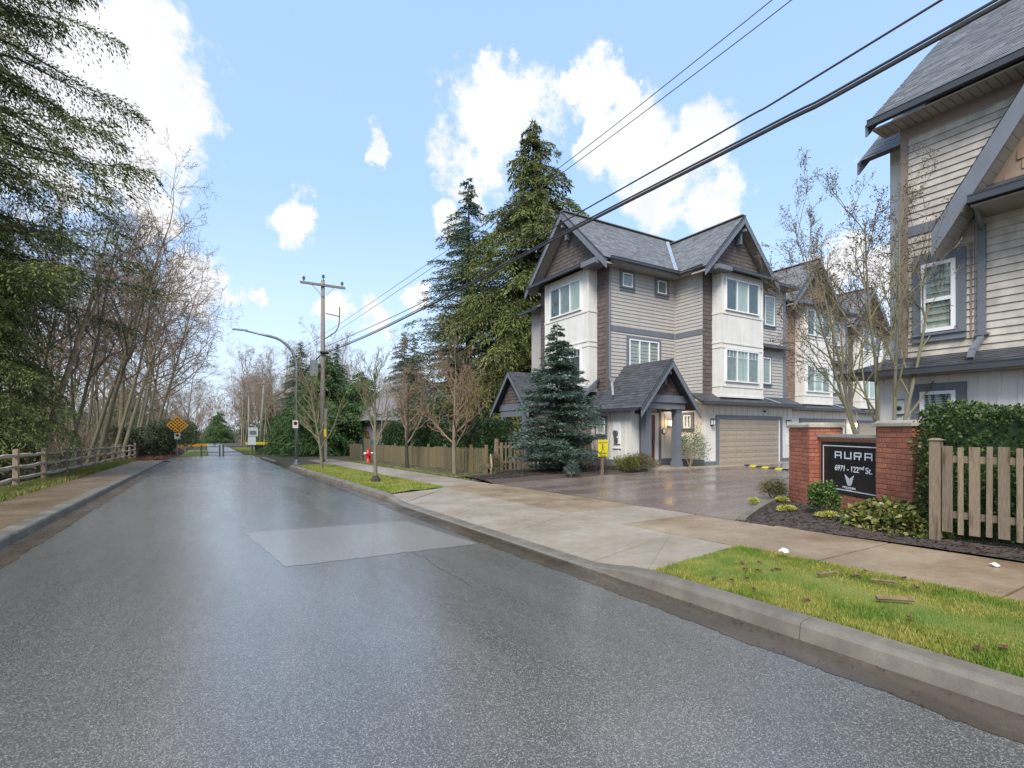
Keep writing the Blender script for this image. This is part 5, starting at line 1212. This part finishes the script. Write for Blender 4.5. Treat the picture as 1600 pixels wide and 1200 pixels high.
def grow(seed, H, r0, stems=1, lean=(0, 0), nb=(13, 8, 6, 3), first=.28, spread=.75, upk=.5, twig_r=.006, curve=.12, lenk=(.42, .45, .5, .5), trunk_bend=.03, flat=0.):
    """branching skeleton -> (trunk MB, branch MB, tips)"""
    rr = random.Random(seed); trunk, br = MB(), MB(); tips = []
    def limb(p, d, L, rad, lev):
        n = (7, 6, 5, 3, 2)[lev]; pts = [Vector(p)]; rads = [rad]; dirs = [Vector(d)]
        cv = (trunk_bend, curve, curve*1.3, curve*1.5, curve*1.5)[lev]
        for i in range(n):
            d = (d+Vector((rr.gauss(0, cv), rr.gauss(0, cv), rr.gauss(0, cv)+(upk*.16 if lev else .01)))).normalized()
            pts.append(pts[-1]+d*(L/n)); rads.append(rad*(1-.82*(i+1)/n)+twig_r*.4); dirs.append(d.copy())
        (trunk if lev == 0 else br).tube(pts, rads, (9, 6, 4, 3, 3)[lev], cap=False)
        if lev >= 3: tips.append((pts[-1], dirs[-1]))
        if lev >= len(nb): return
        k = nb[lev]; k = max(1, int(k*rr.uniform(.75, 1.25)))
        for j in range(k):
            f0 = first if lev == 0 else .22; f = f0+(1-f0)*((j+rr.random())/k)
            i = min(n-1, int(f*n)); t = f*n-i; q = pts[i].lerp(pts[i+1], t); dd = dirs[i]
            az = rr.uniform(0, 6.283); o = dd.orthogonal().normalized(); o.rotate(Matrix.Rotation(az, 3, dd)); ang = spread*rr.uniform(.6, 1.25)*(1 if lev else 1-.35*f)
            nd = (dd*math.cos(ang)+o*math.sin(ang)); nd.z += .12*upk; nd.normalize()
            limb(q, nd, L*lenk[lev]*rr.uniform(.65, 1.25)*(1.15-.65*f if lev == 0 else 1.1-.5*f), max(twig_r, rads[i]*.55), lev+1)
    for s_i in range(stems):
        a = 6.283*s_i/max(1, stems)+rr.uniform(-.4, .4); d = Vector((lean[0], lean[1], 1))
        if stems > 1: d += Vector((math.cos(a), math.sin(a), 0))*rr.uniform(.1, .36)
        limb(Vector((math.cos(a)*.08, math.sin(a)*.08, -.15)) if stems > 1 else Vector((0, 0, -.2)), d.normalized(), H*rr.uniform(.85, 1.05), r0*(rr.uniform(.7, 1.) if stems > 1 else 1), 0)
    return trunk, br, tips
def bare_tree(name, label, loc, seed, bark='barkg', twig='twig', group=None, rot=0, **kw):
    T = thing(name, label, 'tree', loc, rot, group, local=True); t, b, tips = grow(seed, **kw)
    t.build('trunk', bark, T, fix=False, smooth=True); b.build('crown', twig, T, fix=False); return T, tips
def leafy(name, label, cat, loc, m, pts, L, W, seed, outward=None, bark=None, stems=None, group=None):
    """shrub: leaf faces at pts (n,3 local), stems list of polylines"""
    T = thing(name, label, cat, loc, group=group, local=True); P = np.asarray(pts); n = len(P); r = np.random.default_rng(seed)
    D = outward if outward is not None else (P-P.mean(0)); D = D/(np.linalg.norm(D, axis=1)[:, None]+1e-6)+np.array([0, 0, .35])
    V, Fc = tri_leaves(P, D, L, W, seed, .7); np_mesh('foliage', V, Fc, m, T)
    if stems:
        mb = MB()
        for st, rd in stems: mb.tube(st, rd, 5)
        mb.build('stems', bark or 'barkg', T, fix=False)
    return T
def blob_pts(n, rx, ry, rz, seed, shell=.55, lumps=9, zc=None):
    r = np.random.default_rng(seed); C = r.normal(0, 1, (lumps, 3)); C /= np.linalg.norm(C, axis=1)[:, None]; C = C*r.uniform(.35, .75, (lumps, 1)); C[:, 2] = np.abs(C[:, 2])*1.0-.15
    k = r.integers(0, lumps, n); d = r.normal(0, 1, (n, 3)); d /= np.linalg.norm(d, axis=1)[:, None]; rad = r.uniform(shell, 1, n)[:, None]*.48*r.uniform(.85, 1.1, (lumps, 1))[k]
    P = C[k]+d*rad; P = P*np.array([rx, ry, rz]); P[:, 2] += zc if zc is not None else rz*.55
    P[:, 2] = np.abs(P[:, 2]); return P
def hedge(name, label, x0, x1, y0, y1, ztop, zb, m, n, L, W, seed, dark='hedged'):
    T = thing(name, label, 'hedge', ((x0+x1)/2, (y0+y1)/2, zb)); r = np.random.default_rng(seed)
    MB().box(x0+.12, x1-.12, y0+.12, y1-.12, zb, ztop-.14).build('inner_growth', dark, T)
    A = np.array([(x1-x0)*(y1-y0), (y1-y0)*(ztop-zb)*2.2, (x1-x0)*(ztop-zb)*2]); A = A/A.sum(); k = r.choice(3, n, p=A)
    u = r.uniform(0, 1, (n, 3)); P = np.stack([x0+(x1-x0)*u[:, 0], y0+(y1-y0)*u[:, 1], zb+(ztop-zb)*u[:, 2]], 1); D = np.zeros((n, 3))
    top = k == 0; P[top, 2] = ztop; D[top, 2] = 1
    s_ = k == 1; lo = r.uniform(0, 1, n) < .72; P[s_ & lo, 0] = x0; D[s_ & lo, 0] = -1; P[s_ & ~lo, 0] = x1; D[s_ & ~lo, 0] = 1
    e = k == 2; lo = r.uniform(0, 1, n) < .6; P[e & lo, 1] = y0; D[e & lo, 1] = -1; P[e & ~lo, 1] = y1; D[e & ~lo, 1] = 1
    lump = .05*np.sin(P[:, 1]*5.1+P[:, 2]*3)+.05*np.sin(P[:, 1]*2.3+P[:, 0]*4+1)+.04*np.sin(P[:, 2]*7+P[:, 1]*9)
    P += D*(lump*.7+r.uniform(-.16, .05, n))[:, None]
    V, Fc = tri_leaves(P, D*.6+r.normal(0, .4, (n, 3))+np.array([0, 0, .3]), L, W, seed, .4); np_mesh('foliage', V, Fc, m, T); return T
hedge('hedge', 'clipped evergreen hedge behind the near picket fence', 9.0, 10.5, -3.5, 3.25, 1.9, .05, 'hedge', 62000, .05, .017, 3)
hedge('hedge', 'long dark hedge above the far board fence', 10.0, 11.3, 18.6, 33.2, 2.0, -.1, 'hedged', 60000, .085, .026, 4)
# blue spruce in front of the house
conifer('blue_spruce', 'blue grey spruce in front of the corner house', 5.75, 1.85, (11.55, 15.7, -.02), 'spruceb', 21, base=.03, droop=.1, up=.12, whorl=.15, nbr=8, leaf=(.12, .014), step=.05, twig=.42, prof=.8, hang=.12, irregular=.26, fill=2.6)
# large conifers behind the house
FB = conifer('fir_tree', 'tallest yellow green fir rising behind the house gable', 25.5, 8.8, (21.0, 31.6, -.3), 'fir', 31, base=.05, droop=.42, up=.22, whorl=.42, nbr=8, leaf=(.3, .034), step=.14, twig=.26, prof=.82, hang=.8, irregular=.34, fill=2.3)
FD = conifer('fir_tree', 'dark blue green fir left of the tallest fir', 22.8, 6.6, (18.4, 37.2, -.4), 'firb', 33, base=.05, droop=.2, up=.22, whorl=.45, nbr=7, leaf=(.26, .032), step=.15, twig=.3, prof=.85, hang=.3, irregular=.36, fill=2.)
# overhanging fir and cedar at the left edge
LFir = conifer('fir_tree', 'big fir at the left edge reaching long branches over the woods', 27, 7.3, (-9.3, 27.3, -.4), 'fir', 41, base=.24, droop=.2, up=.06, whorl=.6, nbr=7, leaf=(.17, .024), step=.065, twig=.2, prof=.36, hang=.7, irregular=.3, fill=2.3)
conifer('cedar_tree', 'dense green cedar at the left edge beside the rail fence', 11.5, 3.3, (-7.6, 26.4, -.3), 'cedar', 43, base=.09, droop=.4, up=.1, whorl=.26, nbr=8, leaf=(.14, .019), step=.08, twig=.36, prof=.6, hang=.8, irregular=.22, fill=2.6, limbs=False)
# dark cedars beyond the dead end
CG = conifer('cedar_tree', 'broad dark cedar behind the street lamp', 9.2, 4.6, (9.2, 47.5, -.7), 'cedarg', 51, base=.03, droop=.32, up=.12, whorl=.34, nbr=9, leaf=(.26, .035), step=.13, twig=.36, prof=.7, hang=.6, irregular=.3, fill=2.2, limbs=False)
place(CG, 'smaller dark cedar left of the street lamp', (7.4, 55, -.8), 1.2, .62); place(CG, 'round cedar behind the utility pole', (13.0, 50, -.8), 2.4, .95)
place(CG, 'bushy evergreen beside the distant leaning pole', (10.6, 75, -1.2), 3.1, .8)
place(FD, 'narrow evergreen left of the far house roof', (12.5, 58, -.9), 2, .52); place(FD, 'slim grey green conifer above the far board fence', (19.5, 56, -.9), 1, .62); place(FD, 'dark fir between the board fence and the big firs', (17, 46, -.7), 4, .5)
place(FD, 'spindly conifer in line with the street lamp', (10.5, 70, -1.2), .6, .62)
place(FB, 'fir showing behind the row of town houses', (36, 33, -.3), 2, .62); 
grpC = 'distant conifers closing the end of the trail'
for i in range(16):
    x = random.choice([-1, 1])*random.uniform(9, 42)+3; y = random.uniform(105, 210)
    place(FD if i % 2 else CG, 'distant dark conifer in the woods at the end of the trail', (x, y, sl(y)), random.uniform(0, 6), random.uniform(.5, .8) if i % 2 else random.uniform(.9, 1.5), grpC)
# ---- bare woods on the left
BT = []
labA = 'leafless grey brown tree in the woods behind the rail fence'; gA = 'bare trees of the left woods'
specs = [(61, 17, .15, (.05, 0), (13, 7, 6, 4)), (62, 17, .14, (.2, .02), (12, 7, 6, 4)), (63, 19, .19, (.02, .02), (14, 7, 6, 4)), (64, 16, .12, (.3, 0), (11, 7, 6, 4)), (65, 16, .12, (-.04, .04), (12, 7, 6, 4))]
for sd_, H, r0, ln, nb in specs:
    T, _ = bare_tree('bare_tree', labA, (-300, 0, -60), sd_, H=H, r0=r0, lean=ln, nb=nb, first=.3, spread=.98, upk=.3, twig_r=.0085, curve=.19, lenk=(.5, .48, .5, .55), bark='barkg', twig='twig', group=gA); BT.append(T)
spots = [(-5.8, 40, 1, 1.1), (-5.7, 45, 3, 1.15), (-5.9, 51, 1, 1.2), (-5.5, 57, 3, 1.2), (-6.2, 34, 3, 1.0), (-5.2, 66, 1, 1.15), (-6.2, 37, 0, 1.0), (-6.6, 42, 1, 1.08), (-6.0, 47.5, 3, 1.15), (-6.3, 54, 2, .95), (-7.6, 33, 4, .95), (-8.4, 39, 2, .9), (-9.2, 46, 0, 1.0), (-8.8, 29.5, 3, 1.1), (-10.5, 35, 1, 1.0), (-5.6, 62, 1, 1.1), (-6.8, 68, 3, 1.2), (-5.2, 75, 0, 1.0), (-12, 42, 4, 1.1), (-11, 52, 2, 1.0), (-8.5, 60, 4, 1.), (-7.4, 31.2, 1, .85), (-7.0, 50.5, 4, .9)]
for i, (x, y, k, s) in enumerate(spots):
    place(BT[k], labA, (x, y, sl(y)+.05), random.choice((-.5, 0, .4, .8)) if k in (1, 3) else random.uniform(0, 6.28), min(1.1, (.6+.0135*(y-22)))*s*random.uniform(.8, 1.15), gA)
for i in range(30):
    x = -random.uniform(7, 30); y = random.uniform(42, 120); place(BT[i % 5], labA, (x, y, sl(y)), random.uniform(0, 6.28) if i % 5 not in (1, 3) else random.uniform(-.6, .6), random.uniform(.65, .95), gA)
gB = 'bare trees beyond the dead end'; labB = 'leafless tree far beyond the dead end right of the trail'
for i in range(64):
    x = random.uniform(5, 30) if i % 3 else random.uniform(5, 70); y = random.uniform(88, 200); place(BT[i % 5], labB, (x, y, sl(y)), random.uniform(0, 6.28), random.uniform(.9, 1.35), gB)
for i in range(12):
    y = random.uniform(80, 170); place(BT[i % 5], 'leafless tree leaning over the far trail from the left', (-random.uniform(2.5, 7), y, sl(y)), random.uniform(-.5, .5), random.uniform(.6, .9), 'bare trees over the far trail')
for T in BT:   # the masters themselves stand in the wood
    i = BT.index(T); T.location = (-9-2.2*i, 57+5*i, sl(57+5*i)); 
n = 26000; x = rng.uniform(-90, 140, n); y = rng.uniform(235, 300, n); hh = rng.uniform(0, 1, n)**1.3*(15+5*np.sin(x*.11)+3*np.sin(x*.37))
V, Fc = tri_leaves(np.stack([x, y, sl(250)+hh], 1), np.stack([rng.normal(0, .4, n), rng.normal(0, .4, n), np.ones(n)], 1), 3.2, .09, 14, .25)
stuff_top(np_mesh('far_wood', V, Fc, 'twig'), 'far off leafless wood closing the horizon beyond the trail', 'wood')
for i in range(18):
    x = -60+i*8+random.uniform(-3, 3); y = random.uniform(215, 240); place(CG if i % 3 else FD, 'distant dark conifer in the woods at the end of the trail', (x, y, sl(y)), random.uniform(0, 6), random.uniform(1, 1.6) if i % 3 else .8, grpC)
# leaning birch and hooked sapling
mb = MB(); BL = thing('birch_tree', 'pale leaning birch trunk behind the rail fence', 'tree', (-5.9, 27.6, -.3))
mb.tube([(-5.95, 28.2, -.4), (-5.9, 28.3, .6), (-5.5, 28.4, 2.4), (-5.0, 28.6, 4.6), (-4.5, 28.9, 6.8), (-4.1, 29.2, 9), (-3.8, 29.5, 11)], [.14, .125, .115, .1, .075, .05, .02], 9); mb.build('trunk', 'barkp', BL, smooth=True)
t, b, _ = grow(77, 6, .05, lean=(.3, .1), nb=(10, 6, 5, 3), first=.2, spread=.8, twig_r=.007); 
for M_, nm, mt in ((t, 'leader', 'barkp'), (b, 'crown', 'twig')):
    M_.v = [(v[0]-4.5, v[1]+28.9, v[2]+6.6) for v in M_.v]; M_.build(nm, mt, BL, fix=False)
SPn = thing('sapling', 'thin hooked sapling bending over beside the leaning birch', 'tree', (-6.6, 27, -.3))
MB().tube([(-6.2, 27.2, -.3), (-6.8, 27.0, .9), (-7.4, 26.6, 2.4), (-7.5, 26.4, 3.6), (-7.1, 26.5, 4.6), (-6.3, 26.8, 5.4), (-5.4, 27.2, 5.8)], [.06, .055, .05, .045, .035, .025, .01], 7).build('trunk', 'barkp', SPn, smooth=True)
# undergrowth of the woods: twiggy thicket and evergreen scrub
r5 = np.random.default_rng(9); n = 60000
x = -6.2-np.abs(r5.normal(0, 9, n)); y = r5.uniform(18, 125, n); zz = np.abs(r5.normal(0, 1.5, n)); P = np.stack([x, y, -.015*y+zz*.9], 1)
D = np.stack([r5.normal(0, .45, n), r5.normal(0, .45, n), np.ones(n)], 1); V, Fc = tri_leaves(P, D, .85, .009, 10, .25)
stuff_top(np_mesh('thicket', V, Fc, 'twig'), 'brown twiggy thicket filling the woods behind the rail fence', 'thicket')
n = 52000; x = -6.7-np.abs(r5.normal(0, 7, n)); y = r5.uniform(17, 120, n); hgt = .35+.75*np.abs(np.sin(y*.37+x*.6)*np.sin(y*.13+1)); zz = r5.uniform(0, 1, n)**.7*hgt*1.5
V, Fc = tri_leaves(np.stack([x, y, -.015*y+zz], 1), r5.normal(0, 1, (n, 3))+np.array([0, 0, .6]), .15, .05, 12, .5)
stuff_top(np_mesh('undergrowth', V, Fc, 'brush'), 'low evergreen undergrowth and ferns along the wood edge', 'undergrowth')
n = 16000; x = r5.uniform(-7, 0.1, n); y = r5.uniform(45, 100, n); keep = x < -2.7-.0*y; x, y = x[keep], y[keep]
V, Fc = tri_leaves(np.stack([x, y, -.015*y+.1+r5.uniform(0, .06, len(x))], 1), r5.normal(0, 1, (len(x), 3))*np.array([1, 1, .25]), .14, .05, 13, .3)
stuff_top(np_mesh('leaf_litter', V, Fc, 'deadleaf'), 'reddish fallen leaves at the foot of the wood near the road end', 'leaf litter')
for lab, loc, rx, rz, sd_ in (('grey green bramble mound left of the checkerboard sign', (-4.6, 61, -.9), 2.2, 2.4, 81), ('rounded dark shrub behind the checkerboard sign', (-3.4, 70, -1.0), 2.4, 3.2, 82), ('low bramble mound at the end of the rail fence', (-6.8, 56, -.8), 2.6, 2.2, 83)):
    leafy('bramble_bush', lab, 'bush', loc, 'brush', blob_pts(9000, rx*1.3, rx*1.5, rz, sd_), .2, .055, sd_)
# ---- young street trees
TS1, _ = bare_tree('street_tree', 'young mossy street tree with knobbly base, nearest on the verge', (4.85, 16.8, -.13), 91, H=4.5, r0=.075, nb=(13, 7, 5, 3), first=.3, spread=.62, upk=.75, twig_r=.0045, lenk=(.5, .45, .45, .5), bark='barkm', twig='twigl')
T, _ = bare_tree('street_tree', 'second young street tree between lamp and utility pole', (4.85, 25.9, -.27), 92, H=4.6, r0=.075, nb=(14, 7, 5, 3), first=.22, spread=.75, upk=.7, twig_r=.005, lenk=(.6, .45, .45, .5), bark='barkm', twig='twigl')
burl = MB(); burl.lathe([(.1, -.05), (.16, .03), (.17, .1), (.11, .18), (.085, .24)], (0, 0, 0), 9); burl.build('burl', 'barkd', TS1, smooth=True)
bare_tree('street_tree', 'reddish vase shaped bare tree in front of the board fence', (8.75, 19.0, -.17), 93, H=4.3, r0=.1, nb=(16, 8, 6, 3), first=.25, spread=1.0, upk=.6, twig_r=.005, lenk=(.66, .48, .48, .5), bark='barkg', twig='twigr')
bare_tree('street_tree', 'brown bare tree behind the nearest street tree by the fence', (8.6, 24.3, -.25), 94, H=4.9, r0=.1, nb=(16, 8, 6, 3), first=.28, spread=.95, upk=.55, twig_r=.006, lenk=(.62, .48, .48, .5), bark='barkd', twig='twig')
gC = 'bare garden trees behind the dark hedge'
for (x, y, k, s) in ((13.5, 29, 3, .5), (15, 34, 1, .55), (13, 38, 0, .5), (18, 30, 4, .5)): place(BT[k], 'bare garden tree showing above the dark hedge', (x, y, -.2), random.uniform(0, 6), s, gC)
# bare tree behind the sign, with buds
Tb, tips = bare_tree('bare_tree', 'multi stemmed mossy bare tree behind the brick sign', (11.8, 4.95, .0), 97, stems=5, H=6.5, r0=.052, nb=(11, 7, 5, 3), first=.3, spread=.75, upk=.4, twig_r=.003, lenk=(.42, .46, .5, .5), curve=.1, bark='barkm', twig='twigl')
P = []; D = []
for p, d in tips:
    for k in range(3):
        P.append(np.array(p)-np.array(d)*(.02+.09*k)+np.random.default_rng(len(P)).normal(0, .012, 3)); D.append(np.array(d))
V, Fc = tri_leaves(np.array(P), np.array(D), .032, .011, 98, .8); np_mesh('buds', V, Fc, 'bud', Tb)
# ---- shrubs and small plants round the sign
def small_shrub(label, loc, rx, rz, n, m, L, W, sd_, stems=True, name='shrub'):
    st = []
    if stems:
        rr = random.Random(sd_)
        for k in range(7): a = rr.uniform(0, 6.28); st.append(([(0, 0, -.05), (math.cos(a)*rx*.25, math.sin(a)*rx*.25, rz*.35), (math.cos(a)*rx*.6, math.sin(a)*rx*.6, rz*.8)], [.014, .01, .004]))
    return leafy(name, label, 'shrub', loc, m, blob_pts(n, rx, rx, rz, sd_, lumps=12, shell=.3, zc=rz*.62), L, W, sd_, bark='barkp', stems=st)
sx, sy_ = cw(5.82, 9.42); small_shrub('small rounded green shrub in front of the black sign', (sx, sy_, .05), .3, .46, 3000, 'shrub', .05, .015, 201)
sx, sy_ = cw(6.0, 11.6); small_shrub('low heather clump at the left foot of the brick wall', (sx, sy_, .03), .42, .36, 3600, 'heath', .045, .008, 202)
r6 = np.random.default_rng(77)
def salal(label, loc, rx, ry, rz, n, sd_):
    r = np.random.default_rng(sd_); a = r.uniform(0, 6.28, n); q = np.sqrt(r.uniform(0, 1, n)); P = np.stack([np.cos(a)*q*rx, np.sin(a)*q*ry, rz*(1-q**2.2)*r.uniform(.55, 1.05, n)+.02], 1)
    D = np.stack([np.cos(a)*.8, np.sin(a)*.8, r.uniform(-.3, .6, n)], 1); T = thing('ground_cover_plant', label, 'plant', loc, -TH, local=True); V, Fc = tri_leaves(P, D, .11, .034, sd_, .5); np_mesh('foliage', V, Fc, 'salal', T)
sx, sy_ = cw(5.95, 7.9); salal('broad leaved yellow green ground cover at the foot of the near brick pier', (sx, sy_, .06), .52, .95, .42, 1500, 205)
for i, (X, Z, r_) in enumerate(((5.2, 10.9, .2), (5.35, 9.85, .22), (5.6, 8.95, .27), (5.95, 11.15, .18))):
    wx, wy = cw(X, Z); P = blob_pts(700, r_, r_*.7, .06, 300+i, zc=.03); lab = ['yellow sedum tuft nearest the driveway edge', 'small yellow sedum tuft in the middle of the mulch', 'largest yellow sedum tuft beside the round shrub', 'yellow sedum tuft against the left brick pier'][i]
    leafy('sedum_tuft', lab, 'plant', (wx, wy, hz(wx, wy)+.06), 'ylw', P, .04, .008, 300+i)
# planting by the porch
small_shrub('low pinkish heather mound at the porch corner', (14.3, 13.95, 0), .75, .5, 5200, 'heath', .06, .011, 211, False)
small_shrub('yellow green heather mound between sign stake and porch', (13.6, 14.1, 0), .7, .5, 5200, 'salal', .06, .012, 212, False); small_shrub('dwarf conifer seedling at the foot of the spruce', (10.9, 14.0, 0), .35, .4, 1500, 'spruceb', .07, .009, 213)
small_shrub('brown twiggy mound beside the picket panel', (9.4, 16.9, -.05), .55, .55, 2500, 'heath', .06, .01, 214)
small_shrub('airy olive leaved bush between porch and garage', (18.25, 14.95, .02), .85, 1.35, 2600, 'shrub', .07, .013, 215)
mb = MB(); rt = random.Random(5); CT = thing('climber', 'red twiggy bare shrub climbing the white wall beside the meter', 'shrub', (14.4, 16.9, 0))
for k in range(26):
    x0, y0 = 14.45+rt.uniform(-.1, .15), 16.2+rt.uniform(0, 1.6); pts = [(x0, y0, 0)]
    for i in range(6): q = pts[-1]; pts.append((q[0]+rt.uniform(-.06, .06), q[1]+rt.uniform(-.2, .2), q[2]+rt.uniform(.25, .45)))
    mb.tube(pts, [.012, .011, .009, .008, .006, .005, .003], 4, False)
mb.build('stems', 'twigr', CT, fix=False)
ST = MB(); ST.tube([(9.15, 16.6, -.1), (9.17, 16.58, .3), (9.13, 16.6, .72)], [.05, .045, .03], 7); tag(ST.build('tree_stump', 'barkp', smooth=True), 'thin broken pale stake by the end of the board fence', 'stump')
print('objects', len(bpy.data.objects), 'tris', sum(sum(len(p.vertices)-2 for p in m.polygons) for m in bpy.data.meshes))
